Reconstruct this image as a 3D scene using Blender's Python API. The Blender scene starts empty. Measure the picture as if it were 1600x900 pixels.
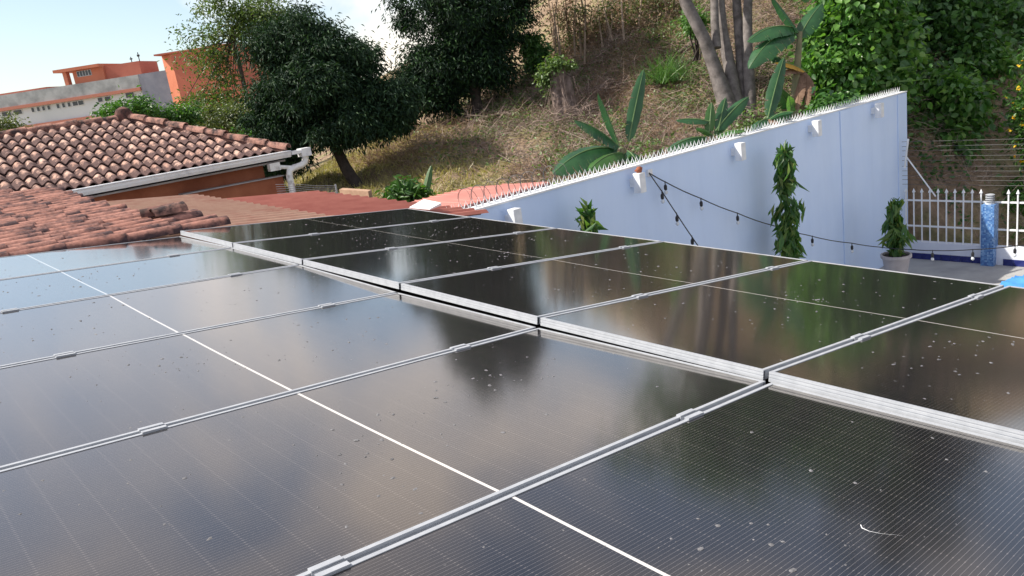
import bpy, math, random
import numpy as np
from mathutils import Vector, Matrix
PI = math.pi
SC = bpy.context.scene
COL = SC.collection
random.seed(7)
RNG = np.random.default_rng(11)

# ------------------------------------------------------------------ camera, sky, sun, exposure
F_PX = 1243.48
RC = np.array([[0.74317731, -0.65458633, -0.1385793],
               [-0.27227031, -0.10666752, -0.95629018],
               [0.61119258, 0.74842419, -0.2574973]])
CAM = np.array([0.0, 0.0, 4.2])
cam = bpy.data.cameras.new("camera")
camo = bpy.data.objects.new("camera", cam)
COL.objects.link(camo)
cam.sensor_width = 36.0
cam.lens = 36.0 * F_PX / 1600.0
cam.clip_start = 0.05
cam.clip_end = 5000
camo.matrix_world = Matrix(((RC[0][0], -RC[1][0], -RC[2][0], 0),
                            (RC[0][1], -RC[1][1], -RC[2][1], 0),
                            (RC[0][2], -RC[1][2], -RC[2][2], 4.2),
                            (0, 0, 0, 1)))
SC.camera = camo

SUN_EL = math.radians(46)
SUN_AZ = math.radians(-48)          # from +y towards +x
sdir = Vector((math.sin(SUN_AZ) * math.cos(SUN_EL), math.cos(SUN_AZ) * math.cos(SUN_EL), math.sin(SUN_EL)))
W = bpy.data.worlds.new("World")
SC.world = W
W.use_nodes = True
wn = W.node_tree.nodes
wl = W.node_tree.links
bg = wn["Background"]
sky = wn.new("ShaderNodeTexSky")
sky.sky_type = 'NISHITA'
sky.sun_disc = False
sky.sun_elevation = SUN_EL
sky.sun_rotation = SUN_AZ
sky.altitude = 900
sky.air_density = 1.0
sky.dust_density = 2.2
sky.ozone_density = 1.0
# thin veils of high cloud over the hazy blue
tcw = wn.new("ShaderNodeTexCoord")
mpw = wn.new("ShaderNodeMapping")
mpw.inputs['Scale'].default_value = (1.0, 1.0, 1.6)
mpw.inputs['Location'].default_value = (9.571, 0.057, 7.837)
wl.new(tcw.outputs['Generated'], mpw.inputs['Vector'])
ncw = wn.new("ShaderNodeTexNoise")
ncw.inputs['Scale'].default_value = 3.2
ncw.inputs['Detail'].default_value = 5
ncw.inputs['Roughness'].default_value = 0.55
ncw.inputs['Distortion'].default_value = 0.4
wl.new(mpw.outputs[0], ncw.inputs['Vector'])
rcw = wn.new("ShaderNodeValToRGB")
rcw.color_ramp.elements[0].position = 0.43
rcw.color_ramp.elements[0].color = (0.05, 0.05, 0.05, 1)
rcw.color_ramp.elements[1].position = 0.66
rcw.color_ramp.elements[1].color = (0.75, 0.75, 0.75, 1)
wl.new(ncw.outputs['Fac'], rcw.inputs['Fac'])
mxw = wn.new("ShaderNodeMix")
mxw.data_type = 'RGBA'
wl.new(rcw.outputs['Color'], mxw.inputs['Factor'])
wl.new(sky.outputs[0], mxw.inputs[6])
mxw.inputs[7].default_value = (8.8, 7.7, 6.7, 1)
wl.new(mxw.outputs[2], bg.inputs[0])
bg.inputs[1].default_value = 0.095
sun = bpy.data.lights.new("sun", 'SUN')
sun.energy = 3.6
sun.angle = math.radians(0.5)
sun.color = (1.0, 0.93, 0.82)
suno = bpy.data.objects.new("sun", sun)
COL.objects.link(suno)
suno.rotation_euler = sdir.to_track_quat('Z', 'Y').to_euler()
SC.view_settings.view_transform = 'Standard'
SC.view_settings.look = 'None'
SC.view_settings.exposure = 0.95
SC.view_settings.gamma = 1.0
SC.render.engine = 'CYCLES'
SC.cycles.max_bounces = 6
SC.cycles.transparent_max_bounces = 8

# ------------------------------------------------------------------ helpers
def ray(px, py):
    return RC.T @ np.array([(px - 800) / F_PX, (py - 450) / F_PX, 1.0])

def at(px, py, axis, val):
    r = ray(px, py)
    return CAM + r * (val - CAM[axis]) / r[axis]

def atd(px, py, dist):
    """point seen at a pixel at a given depth along the view axis"""
    return CAM + ray(px, py) * dist

def smooth01(t):
    t = np.clip(t, 0, 1)
    return t * t * (3 - 2 * t)

def terrain(x, y):
    x = np.asarray(x, float)
    y = np.asarray(y, float)
    zb = np.interp(x, [-40, 0, 5, 12, 18, 24, 40], [-2.0, -1.0, 0.9, 1.5, 1.6, 3.6, 8.0])
    zc = np.interp(x, [-60, -5, 3, 8.5, 13, 17, 20, 23.3, 30, 45], [-3, -0.5, 0.9, 2.0, 2.8, 3.75, 4.8, 6.1, 9.2, 14.0])
    s = (y - 8.2) / 10.8
    sl = np.clip(s, 0, 1)
    sl = 0.55 * sl + 0.45 * smooth01(sl)
    z = zb + (zc - zb) * sl
    over = np.maximum(0, y - 19.5)
    z = z - 0.16 * np.minimum(over, 60) - 0.05 * np.clip(over - 60, 0, 200) * 0.3
    # little lumps on the slope
    z = z + (0.13 * np.sin(x * 1.7 + 1.3 * np.sin(y * 1.1)) * np.sin(y * 1.9 + 0.7) + 0.06 * np.sin(x * 4.1 + 2 * np.sin(y * 2.3)) * np.sin(y * 4.7 + 1.0)) * smooth01((y - 8.2) / 2) * smooth01((40 - y) / 10)
    # terrace side of the wall and the bank beyond the fence
    zr = np.where(x < 18.35, -1.15, -1.10 + 0.47 * np.clip(x - 18.35, 0, 14))
    k = np.where(x < 18.2, (y > 7.85).astype(float), smooth01((y - 6.0) / 3.0))
    return zr * (1 - k) + z * k

def hit(px, py, tmin=5.0, tmax=90.0):
    r = ray(px, py)
    prev = tmin
    for t in np.arange(tmin, tmax, 0.05):
        p = CAM + r * t
        if p[2] < float(terrain(p[0], p[1])):
            return p
    return CAM + r * tmax

def tag(o, label=None, cat=None, group=None, kind=None):
    if label: o['label'] = label
    if cat: o['category'] = cat
    if group: o['group'] = group
    if kind: o['kind'] = kind
    return o

def empty(name, loc, rz=0.0):
    o = bpy.data.objects.new(name, None)
    o.empty_display_size = 0.2
    COL.objects.link(o)
    o.location = Vector([float(c) for c in loc])
    o.rotation_euler.z = rz
    return o

def thing(name, loc, label, cat, group=None, rz=0.0):
    return tag(empty(name, loc, rz), label, cat, group)

def link(name, me, parent=None, mat=None, loc=None):
    o = bpy.data.objects.new(name, me)
    COL.objects.link(o)
    if mat is not None and not me.materials:
        me.materials.append(mat)
    if parent is not None:
        o.parent = parent
    if loc is not None:
        o.location = Vector([float(c) for c in loc])
    return o

class MB:
    """collects geometry in world coordinates; build() links ONE mesh"""
    def __init__(self):
        self.v = []
        self.f = []
    def add(self, vs, fs):
        b = len(self.v)
        self.v += [tuple(float(c) for c in p) for p in vs]
        self.f += [tuple(i + b for i in f) for f in fs]
        return self
    def box(self, c, s, M=None):
        hx, hy, hz = s[0] / 2, s[1] / 2, s[2] / 2
        P = [(-hx, -hy, -hz), (hx, -hy, -hz), (hx, hy, -hz), (-hx, hy, -hz), (-hx, -hy, hz), (hx, -hy, hz), (hx, hy, hz), (-hx, hy, hz)]
        if M is not None:
            P = [tuple(M @ Vector(p)) for p in P]
        P = [(p[0] + c[0], p[1] + c[1], p[2] + c[2]) for p in P]
        return self.add(P, [(0, 3, 2, 1), (4, 5, 6, 7), (0, 1, 5, 4), (1, 2, 6, 5), (2, 3, 7, 6), (3, 0, 4, 7)])
    def hexa(self, P):
        """8 corners: bottom loop then top loop"""
        return self.add(P, [(0, 3, 2, 1), (4, 5, 6, 7), (0, 1, 5, 4), (1, 2, 6, 5), (2, 3, 7, 6), (3, 0, 4, 7)])
    def tube(self, pts, rad, seg=8, cap=True):
        pts = [Vector([float(c) for c in p]) for p in pts]
        n = len(pts)
        if not hasattr(rad, '__len__'):
            rad = [rad] * n
        vs = []
        ref = None
        for i in range(n):
            t = (pts[min(i + 1, n - 1)] - pts[max(i - 1, 0)])
            if t.length < 1e-9: t = Vector((0, 0, 1))
            t.normalize()
            if ref is None:
                ref = Vector((0, 0, 1)) if abs(t.z) < 0.9 else Vector((1, 0, 0))
                ref = ref - t * ref.dot(t)
            else:
                ref = ref - t * ref.dot(t)
                if ref.length < 1e-6:
                    ref = t.orthogonal()
            ref.normalize()
            b = t.cross(ref)
            for k in range(seg):
                a = 2 * PI * k / seg
                vs.append(tuple(pts[i] + (ref * math.cos(a) + b * math.sin(a)) * rad[i]))
        fs = []
        for i in range(n - 1):
            for k in range(seg):
                k2 = (k + 1) % seg
                fs.append((i * seg + k, i * seg + k2, (i + 1) * seg + k2, (i + 1) * seg + k))
        if cap:
            fs.append(tuple(range(seg - 1, -1, -1)))
            fs.append(tuple(range((n - 1) * seg, n * seg)))
        return self.add(vs, fs)
    def lathe(self, c, prof, seg=16):
        """prof: (radius, z) from bottom to top"""
        vs = []
        for r, z in prof:
            for k in range(seg):
                a = 2 * PI * k / seg
                vs.append((c[0] + r * math.cos(a), c[1] + r * math.sin(a), c[2] + z))
        fs = []
        for i in range(len(prof) - 1):
            for k in range(seg):
                k2 = (k + 1) % seg
                fs.append((i * seg + k, i * seg + k2, (i + 1) * seg + k2, (i + 1) * seg + k))
        fs.append(tuple(range(seg - 1, -1, -1)))
        fs.append(tuple(range((len(prof) - 1) * seg, len(prof) * seg)))
        return self.add(vs, fs)
    def mesh(self, name, off=(0, 0, 0), smooth=False):
        me = bpy.data.meshes.new(name)
        me.from_pydata([(p[0] - off[0], p[1] - off[1], p[2] - off[2]) for p in self.v], [], self.f)
        if smooth:
            me.polygons.foreach_set('use_smooth', [True] * len(me.polygons))
        me.update()
        return me
    def build(self, name, mat, parent=None, smooth=False):
        """mesh coordinates relative to the (unrotated) root, or to its own centre when top-level"""
        if parent is not None:
            r = parent
            off = Vector((0, 0, 0))
            while r is not None:
                off += r.location
                r = r.parent
            return link(name, self.mesh(name, off, smooth), parent, mat)
        a = np.array(self.v)
        c = (a[:, 0].mean(), a[:, 1].mean(), a[:, 2].min())
        return link(name, self.mesh(name, c, smooth), None, mat, c)

def autosmooth(o, deg=35):
    me = o.data
    me.polygons.foreach_set('use_smooth', [True] * len(me.polygons))
    try:
        me.set_sharp_from_angle(angle=math.radians(deg))
    except Exception:
        pass
    return o

def mesh_np(name, V, T):
    """fast mesh from numpy verts (N,3) and triangles (M,3)"""
    me = bpy.data.meshes.new(name)
    V = np.ascontiguousarray(V, dtype=np.float32)
    T = np.ascontiguousarray(T, dtype=np.int32)
    n = T.shape[1]
    me.vertices.add(len(V))
    me.vertices.foreach_set('co', V.ravel())
    me.loops.add(T.size)
    me.loops.foreach_set('vertex_index', T.ravel())
    me.polygons.add(len(T))
    me.polygons.foreach_set('loop_start', np.arange(0, T.size, n, dtype=np.int32))
    try:
        me.polygons.foreach_set('loop_total', np.full(len(T), n, dtype=np.int32))
    except Exception:
        pass
    me.update(calc_edges=True)
    me.validate()
    return me

def norm(a):
    return a / np.maximum(1e-9, np.linalg.norm(a, axis=1, keepdims=True))

def leaf_geo(P, size, aspect=0.42, droop=0.35, up=0.8, fold=0.12, rng=RNG, sv=0.35, dirs=None):
    """folded diamond leaves at the points P -> verts, tris"""
    N = len(P)
    d = rng.normal(size=(N, 3))
    d[:, 2] *= 0.5
    d = norm(d)
    if dirs is not None:
        d = norm(d * 0.7 + dirs)
    d[:, 2] -= droop * (0.5 + rng.random(N))
    d = norm(d)
    n = rng.normal(size=(N, 3)) * 0.6
    n[:, 2] += up
    t = norm(np.cross(d, n))
    n = norm(np.cross(t, d))
    s = (size * (1 + sv * (rng.random(N) * 2 - 1)))[:, None]
    w = s * aspect * 0.5
    base = P - d * s * 0.5
    tip = P + d * s * 0.5 - n * s * 0.10
    mid = P - d * s * 0.06
    l = mid + t * w + n * s * fold
    r = mid - t * w + n * s * fold
    m2 = P - d * s * 0.02
    V = np.stack([base, l, tip, r], 1).reshape(-1, 3)
    k = np.arange(N)[:, None] * 4
    T = np.concatenate([k + np.array([[0, 2, 1]]), k + np.array([[0, 3, 2]])], 0)
    return V, T

def oval_geo(P, size, aspect, droop, up, fold, rng, sv, dirs):
    """rounder leaves with six outline points and a folded midrib"""
    V4, _ = leaf_geo(P, size, aspect, droop, up, fold, rng, sv, dirs)
    V4 = V4.reshape(-1, 4, 3)
    b, l, t, r = V4[:, 0], V4[:, 1], V4[:, 2], V4[:, 3]
    m = b * 0.45 + t * 0.55 - (l + r - b - t) * 0.12
    l1 = l * 0.92 + b * 0.16 - t * 0.08
    r1 = r * 0.92 + b * 0.16 - t * 0.08
    l2 = l * 0.72 + t * 0.28 + (l - r) * 0.08
    r2 = r * 0.72 + t * 0.28 + (r - l) * 0.08
    V = np.stack([b, l1, l2, t, r2, r1, m], 1).reshape(-1, 3)
    k = np.arange(len(P))[:, None] * 7
    T = np.concatenate([k + np.array([q]) for q in ([0, 6, 1], [1, 6, 2], [2, 6, 3], [3, 6, 4], [4, 6, 5], [5, 6, 0])], 0)
    return V, T

def join_geo(parts):
    Vs, Ts, b = [], [], 0
    for V, T in parts:
        Vs.append(V)
        Ts.append(T + b)
        b += len(V)
    return np.concatenate(Vs), np.concatenate(Ts)

def leaves_obj(name, geo, mat, parent=None, kind=None):
    V, T = geo
    if parent is not None:
        off = np.array(parent.location)
        o = link(name, mesh_np(name, V - off, T), parent, mat)
    else:
        c = np.array([V[:, 0].mean(), V[:, 1].mean(), V[:, 2].min()])
        o = link(name, mesh_np(name, V - c, T), None, mat, c)
    if kind: o['kind'] = kind
    return o

def ribbons(P0, D, length, width, bend, seg=3, rng=RNG):
    """thin curved flat strands: start points, directions -> verts, tris"""
    N = len(P0)
    D = norm(D)
    side = norm(np.cross(D, rng.normal(size=(N, 3))))
    b = norm(rng.normal(size=(N, 3))) * bend
    b[:, 2] -= bend * 0.6
    L = (length * (0.5 + rng.random(N)))[:, None]
    rows = []
    for i in range(seg + 1):
        t = i / seg
        c = P0 + D * L * t + b * L * t * t
        w = width * (1 - 0.6 * t)
        rows.append(c - side * w * 0.5)
        rows.append(c + side * w * 0.5)
    V = np.stack(rows, 1)
    n = 2 * (seg + 1)
    k = np.arange(N)[:, None] * n
    T = []
    for i in range(seg):
        T.append(k + np.array([[2 * i, 2 * i + 1, 2 * i + 3]]))
        T.append(k + np.array([[2 * i, 2 * i + 3, 2 * i + 2]]))
    V = V.reshape(-1, 3)
    V[:, 1] = np.where((V[:, 0] < 18.3) & (V[:, 1] > 7.9), np.maximum(V[:, 1], 8.06), np.where((V[:, 0] < 18.3) & (V[:, 1] > 7.3), 8.06, V[:, 1]))
    return V, np.concatenate(T)

# ------------------------------------------------------------------ materials
def new_mat(name):
    m = bpy.data.materials.new(name)
    m.use_nodes = True
    nt = m.node_tree
    return m, nt, nt.nodes, nt.links, nt.nodes['Principled BSDF']

def ramp(nodes, stops):
    r = nodes.new('ShaderNodeValToRGB')
    e = r.color_ramp.elements
    while len(e) < len(stops):
        e.new(0.5)
    for i, (p, c) in enumerate(stops):
        e[i].position = p
        e[i].color = (c[0], c[1], c[2], 1) if len(c) == 3 else c
    return r

def noise(nodes, links, scale, detail=5, rough=0.6, coord='Object', dist=0.0):
    tc = nodes.new('ShaderNodeTexCoord')
    n = nodes.new('ShaderNodeTexNoise')
    n.inputs['Scale'].default_value = scale
    n.inputs['Detail'].default_value = detail
    n.inputs['Roughness'].default_value = rough
    n.inputs['Distortion'].default_value = dist
    links.new(tc.outputs[coord], n.inputs['Vector'])
    return n

def bump(nodes, links, src, bsdf, strength, dist=0.01):
    b = nodes.new('ShaderNodeBump')
    b.inputs['Strength'].default_value = strength
    b.inputs['Distance'].default_value = dist
    links.new(src, b.inputs['Height'])
    links.new(b.outputs['Normal'], bsdf.inputs['Normal'])
    return b

def mat_var(name, c1, c2, scale=3.0, rough=0.7, metallic=0.0, bmp=0.0, spec=0.5, lo=0.35, hi=0.65, detail=6, c3=None, bdist=0.01):
    m, nt, N, L, B = new_mat(name)
    n = noise(N, L, scale, detail)
    st = [(lo, c1), (hi, c2)] if c3 is None else [(lo, c1), ((lo + hi) / 2, c2), (hi, c3)]
    r = ramp(N, st)
    L.new(n.outputs['Fac'], r.inputs['Fac'])
    L.new(r.outputs['Color'], B.inputs['Base Color'])
    B.inputs['Roughness'].default_value = rough
    B.inputs['Metallic'].default_value = metallic
    B.inputs['Specular IOR Level'].default_value = spec
    if bmp:
        bump(N, L, n.outputs['Fac'], B, bmp, bdist)
    return m

def mat_leaf(name, cols, trans=0.3, tcol=None, rough=0.45, spec=0.5):
    m, nt, N, L, B = new_mat(name)
    g = N.new('ShaderNodeNewGeometry')
    k = len(cols)
    r = ramp(N, [(i / max(1, k - 1), c) for i, c in enumerate(cols)])
    L.new(g.outputs['Random Per Island'], r.inputs['Fac'])
    L.new(r.outputs['Color'], B.inputs['Base Color'])
    B.inputs['Roughness'].default_value = rough
    B.inputs['Specular IOR Level'].default_value = spec
    if trans > 0:
        t = N.new('ShaderNodeBsdfTranslucent')
        if tcol is None:
            mx = N.new('ShaderNodeMix')
            mx.data_type = 'RGBA'
            mx.blend_type = 'MULTIPLY'
            mx.inputs['Factor'].default_value = 1.0
            L.new(r.outputs['Color'], mx.inputs[6])
            mx.inputs[7].default_value = (1.7, 1.9, 0.7, 1)
            L.new(mx.outputs[2], t.inputs['Color'])
        else:
            t.inputs['Color'].default_value = (*tcol, 1)
        ms = N.new('ShaderNodeMixShader')
        ms.inputs['Fac'].default_value = trans
        L.new(B.outputs[0], ms.inputs[1])
        L.new(t.outputs[0], ms.inputs[2])
        L.new(ms.outputs[0], N['Material Output'].inputs['Surface'])
    return m

def mat_tile(name, base, pale, dark, amount=0.5, scale=9.0, edge=None):
    """terracotta with per-tile tone, lichen stains, optional darker lower ends and pans"""
    m, nt, N, L, B = new_mat(name)
    oi = N.new('ShaderNodeObjectInfo')
    tc = N.new('ShaderNodeTexCoord')
    ad = N.new('ShaderNodeVectorMath')
    ad.operation = 'MULTIPLY_ADD'
    ad.inputs[1].default_value = (1, 1, 1)
    sc = N.new('ShaderNodeVectorMath')
    sc.operation = 'SCALE'
    sc.inputs[3].default_value = 37.0
    cmb = N.new('ShaderNodeCombineXYZ')
    for i in range(3):
        L.new(oi.outputs['Random'], cmb.inputs[i])
    L.new(cmb.outputs[0], sc.inputs[0])
    L.new(tc.outputs['Object'], ad.inputs[0])
    L.new(sc.outputs[0], ad.inputs[2])
    n1 = N.new('ShaderNodeTexNoise')
    n1.inputs['Scale'].default_value = scale
    n1.inputs['Detail'].default_value = 8
    n1.inputs['Roughness'].default_value = 0.65
    L.new(ad.outputs[0], n1.inputs['Vector'])
    n2 = N.new('ShaderNodeTexNoise')
    n2.inputs['Scale'].default_value = 28
    n2.inputs['Detail'].default_value = 5
    L.new(ad.outputs[0], n2.inputs['Vector'])
    r0 = ramp(N, [(0.0, base), (1.0, pale)])
    L.new(oi.outputs['Random'], r0.inputs['Fac'])
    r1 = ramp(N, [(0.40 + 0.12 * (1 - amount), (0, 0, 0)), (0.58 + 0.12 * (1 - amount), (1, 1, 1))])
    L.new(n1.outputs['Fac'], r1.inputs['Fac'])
    mx = N.new('ShaderNodeMix')
    mx.data_type = 'RGBA'
    L.new(r1.outputs['Color'], mx.inputs['Factor'])
    L.new(r0.outputs['Color'], mx.inputs[6])
    mx.inputs[7].default_value = (*dark, 1)
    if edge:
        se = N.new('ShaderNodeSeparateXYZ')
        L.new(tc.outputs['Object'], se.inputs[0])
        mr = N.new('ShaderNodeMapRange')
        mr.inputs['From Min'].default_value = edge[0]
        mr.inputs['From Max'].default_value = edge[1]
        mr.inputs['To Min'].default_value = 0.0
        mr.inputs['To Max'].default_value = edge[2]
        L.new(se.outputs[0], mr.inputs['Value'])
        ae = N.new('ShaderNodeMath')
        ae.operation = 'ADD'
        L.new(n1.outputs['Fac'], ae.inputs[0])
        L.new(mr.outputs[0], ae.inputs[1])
        # pans between the barrels are darker than the crests
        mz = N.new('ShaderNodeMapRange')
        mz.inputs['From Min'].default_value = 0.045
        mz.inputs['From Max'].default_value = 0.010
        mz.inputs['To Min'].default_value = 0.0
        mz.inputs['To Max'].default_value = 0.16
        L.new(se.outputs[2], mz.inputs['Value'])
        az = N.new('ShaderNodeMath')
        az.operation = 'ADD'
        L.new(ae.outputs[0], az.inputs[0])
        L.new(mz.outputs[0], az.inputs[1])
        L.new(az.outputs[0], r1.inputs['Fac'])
    mx2 = N.new('ShaderNodeMix')
    mx2.data_type = 'RGBA'
    mx2.blend_type = 'OVERLAY'
    mx2.inputs['Factor'].default_value = 0.6
    L.new(mx.outputs[2], mx2.inputs[6])
    L.new(n2.outputs['Fac'], mx2.inputs[7])
    L.new(mx2.outputs[2], B.inputs['Base Color'])
    B.inputs['Roughness'].default_value = 0.9
    B.inputs['Specular IOR Level'].default_value = 0.25
    bump(N, L, n2.outputs['Fac'], B, 0.4, 0.006)
    return m

def mat_plain(name, col, rough=0.5, metallic=0.0, spec=0.5):
    return mat_var(name, tuple(c * 0.88 for c in col), tuple(min(1, c * 1.1) for c in col), 14.0, rough, metallic, 0.0, spec)

M = {}
M['alu'] = mat_var('anodised_aluminium', (0.36, 0.38, 0.41), (0.43, 0.45, 0.48), 22, 0.55, 0.12, 0.05)
M['white_metal'] = mat_var('white_painted_metal', (0.68, 0.70, 0.72), (0.82, 0.83, 0.84), 9, 0.45)
def mat_wall():
    m, nt, N, L, B = new_mat('pale_blue_wall_paint')
    n1 = noise(N, L, 0.9, 6, 0.6)
    tc = N.new('ShaderNodeTexCoord')
    mp = N.new('ShaderNodeMapping')
    mp.inputs['Scale'].default_value = (2.2, 2.2, 0.30)
    L.new(tc.outputs['Object'], mp.inputs['Vector'])
    n2 = N.new('ShaderNodeTexNoise')
    n2.inputs['Scale'].default_value = 1.0
    n2.inputs['Detail'].default_value = 7
    n2.inputs['Roughness'].default_value = 0.65
    L.new(mp.outputs[0], n2.inputs['Vector'])
    r1 = ramp(N, [(0.3, (0.58, 0.715, 0.95)), (0.7, (0.64, 0.765, 0.97))])
    L.new(n1.outputs['Fac'], r1.inputs['Fac'])
    r2 = ramp(N, [(0.35, (0.80, 0.82, 0.84)), (0.55, (1, 1, 1))])
    L.new(n2.outputs['Fac'], r2.inputs['Fac'])
    mx = N.new('ShaderNodeMix')
    mx.data_type = 'RGBA'
    mx.blend_type = 'MULTIPLY'
    mx.inputs['Factor'].default_value = 0.22
    L.new(r1.outputs['Color'], mx.inputs[6])
    L.new(r2.outputs['Color'], mx.inputs[7])
    L.new(mx.outputs[2], B.inputs['Base Color'])
    B.inputs['Roughness'].default_value = 0.8
    B.inputs['Specular IOR Level'].default_value = 0.25
    n3 = noise(N, L, 40, 4, 0.6)
    bump(N, L, n3.outputs['Fac'], B, 0.12, 0.01)
    return m
M['wall_blue'] = mat_wall()
M['fence_wall'] = mat_var('white_fence_wall_paint', (0.60, 0.64, 0.74), (0.70, 0.73, 0.80), 1.6, 0.8, 0, 0.05, 0.3)
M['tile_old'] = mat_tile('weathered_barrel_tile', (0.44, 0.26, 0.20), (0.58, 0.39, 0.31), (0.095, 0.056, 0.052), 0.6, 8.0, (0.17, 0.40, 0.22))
M['tile_cap'] = mat_tile('ridge_cap_tile', (0.34, 0.17, 0.125), (0.42, 0.23, 0.18), (0.05, 0.035, 0.035), 0.9, 5.0)
M['mortar'] = mat_var('dark_red_mortar', (0.07, 0.04, 0.036), (0.20, 0.10, 0.08), 5, 0.95)
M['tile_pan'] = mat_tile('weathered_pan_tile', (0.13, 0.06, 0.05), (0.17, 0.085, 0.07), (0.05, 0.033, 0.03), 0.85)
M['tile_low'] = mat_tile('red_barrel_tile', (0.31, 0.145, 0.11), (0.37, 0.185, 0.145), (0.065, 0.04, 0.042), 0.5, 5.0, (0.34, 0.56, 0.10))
M['sheet_tan'] = mat_var('corrugated_sheet_rust_tan', (0.38, 0.20, 0.145), (0.46, 0.29, 0.21), 2.2, 0.75, 0, 0.1, 0.3, 0.3, 0.7, c3=(0.36, 0.16, 0.115))
M['sheet_red'] = mat_var('corrugated_sheet_red', (0.33, 0.10, 0.075), (0.42, 0.15, 0.11), 2.4, 0.6, 0, 0.05, 0.4)
def groove_shade(m, pitch, phase, k):
    """shade painted into the valleys of a corrugated sheet whose ribs run along x"""
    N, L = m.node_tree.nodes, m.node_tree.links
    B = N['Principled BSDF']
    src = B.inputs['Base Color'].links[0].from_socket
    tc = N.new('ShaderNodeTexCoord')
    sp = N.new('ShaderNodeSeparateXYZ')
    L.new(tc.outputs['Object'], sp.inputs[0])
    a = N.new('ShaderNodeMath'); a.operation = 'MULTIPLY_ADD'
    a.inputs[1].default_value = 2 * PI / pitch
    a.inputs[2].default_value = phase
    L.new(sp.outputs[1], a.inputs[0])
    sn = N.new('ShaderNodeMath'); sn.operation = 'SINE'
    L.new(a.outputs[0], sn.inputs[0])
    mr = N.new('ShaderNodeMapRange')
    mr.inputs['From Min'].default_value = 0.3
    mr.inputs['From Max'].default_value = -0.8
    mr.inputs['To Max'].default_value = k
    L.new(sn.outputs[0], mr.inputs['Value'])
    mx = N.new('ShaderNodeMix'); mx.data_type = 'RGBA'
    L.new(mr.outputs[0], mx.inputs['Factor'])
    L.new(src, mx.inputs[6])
    mx.inputs[7].default_value = (0.10, 0.055, 0.04, 1)  # dark brown paints the shade between the ribs
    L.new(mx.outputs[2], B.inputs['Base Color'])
groove_shade(M['sheet_tan'], 0.22, (4.0 - 7.26) / 0.22 * 2 * PI, 0.75)
groove_shade(M['sheet_red'], 0.24, (4.0 - 7.262) / 0.24 * 2 * PI, 0.6)
M['shed_red'] = mat_var('shed_roof_red', (0.46, 0.17, 0.14), (0.52, 0.21, 0.17), 1.5, 0.6)
M['shed_grey'] = mat_var('shed_fascia_grey', (0.12, 0.13, 0.15), (0.18, 0.19, 0.21), 3, 0.6)
M['terracotta_wall'] = mat_var('terracotta_wall', (0.26, 0.085, 0.045), (0.36, 0.13, 0.07), 2.2, 0.9, 0, 0.15, 0.2)
M['soffit'] = mat_var('dusty_soffit_board', (0.26, 0.24, 0.24), (0.42, 0.40, 0.40), 2.5, 0.9)
M['gutter'] = mat_var('white_gutter_paint', (0.55, 0.57, 0.60), (0.80, 0.81, 0.82), 5, 0.45, 0, 0, 0.5, 0.25, 0.5)
M['pipe'] = mat_var('white_pvc_pipe', (0.45, 0.43, 0.41), (0.80, 0.80, 0.78), 9, 0.5, 0, 0, 0.5, 0.3, 0.48)
M['concrete'] = mat_var('terrace_concrete', (0.27, 0.27, 0.27), (0.37, 0.37, 0.36), 1.8, 0.85, 0, 0.1)
M['deck'] = mat_var('dark_roof_deck', (0.05, 0.035, 0.03), (0.08, 0.05, 0.04), 3, 0.9)
M['blue_tile'] = mat_var('dark_blue_glazed_tile', (0.015, 0.02, 0.12), (0.025, 0.035, 0.17), 5, 0.2)
M['grout'] = mat_plain('grey_grout', (0.45, 0.45, 0.47), 0.9)
M['black'] = mat_plain('black_rubber', (0.012, 0.012, 0.014), 0.5)
M['bulb'] = mat_plain('clear_bulb_glass', (0.65, 0.68, 0.7), 0.12)
M['wire'] = mat_plain('galvanised_wire', (0.40, 0.40, 0.42), 0.45, 0.5)
M['wire_dark'] = mat_plain('dull_wire', (0.10, 0.10, 0.10), 0.6, 0.3)
M['dirt'] = mat_var('grey_dirt', (0.09, 0.09, 0.095), (0.20, 0.20, 0.21), 60, 0.9)
M['pot'] = mat_var('greige_pot', (0.42, 0.38, 0.38), (0.52, 0.48, 0.47), 4, 0.7)
M['soil'] = mat_plain('potting_soil', (0.035, 0.025, 0.02), 0.95)
M['tarp'] = mat_var('light_blue_tarpaulin', (0.05, 0.22, 0.60), (0.08, 0.30, 0.70), 4, 0.4)
M['tan_wood'] = mat_var('weathered_tan_wood', (0.33, 0.20, 0.13), (0.45, 0.30, 0.20), 6, 0.9)
M['bark_dark'] = mat_var('dark_bark', (0.035, 0.028, 0.024), (0.07, 0.055, 0.045), 9, 0.95, 0, 0.5)
M['bark_grey'] = mat_var('grey_smooth_bark', (0.10, 0.088, 0.082), (0.23, 0.205, 0.195), 5, 0.9, 0, 0.5, 0.3, bdist=0.02)
M['bark_stump'] = mat_var('stump_bark', (0.09, 0.065, 0.055), (0.22, 0.17, 0.15), 7, 0.95, 0, 0.6, 0.3, bdist=0.03)
M['stalk'] = mat_var('dry_stalk', (0.17, 0.125, 0.09), (0.27, 0.20, 0.145), 4, 0.9)
M['mango'] = mat_leaf('mango_leaf', [(0.010, 0.028, 0.016), (0.016, 0.042, 0.022), (0.024, 0.058, 0.027), (0.04, 0.085, 0.03)], 0.10, None, 0.6, 0.22)
M['mango2'] = mat_leaf('tall_mango_leaf', [(0.007, 0.020, 0.014), (0.012, 0.032, 0.018), (0.018, 0.045, 0.022), (0.045, 0.11, 0.03)], 0.08, None, 0.6, 0.2)
M['light_tree'] = mat_leaf('feathery_leaf', [(0.05, 0.085, 0.022), (0.07, 0.115, 0.03), (0.10, 0.15, 0.04)], 0.3)
M['olive'] = mat_leaf('olive_leaf', [(0.06, 0.09, 0.03), (0.09, 0.12, 0.04), (0.12, 0.14, 0.05)], 0.25)
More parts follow.
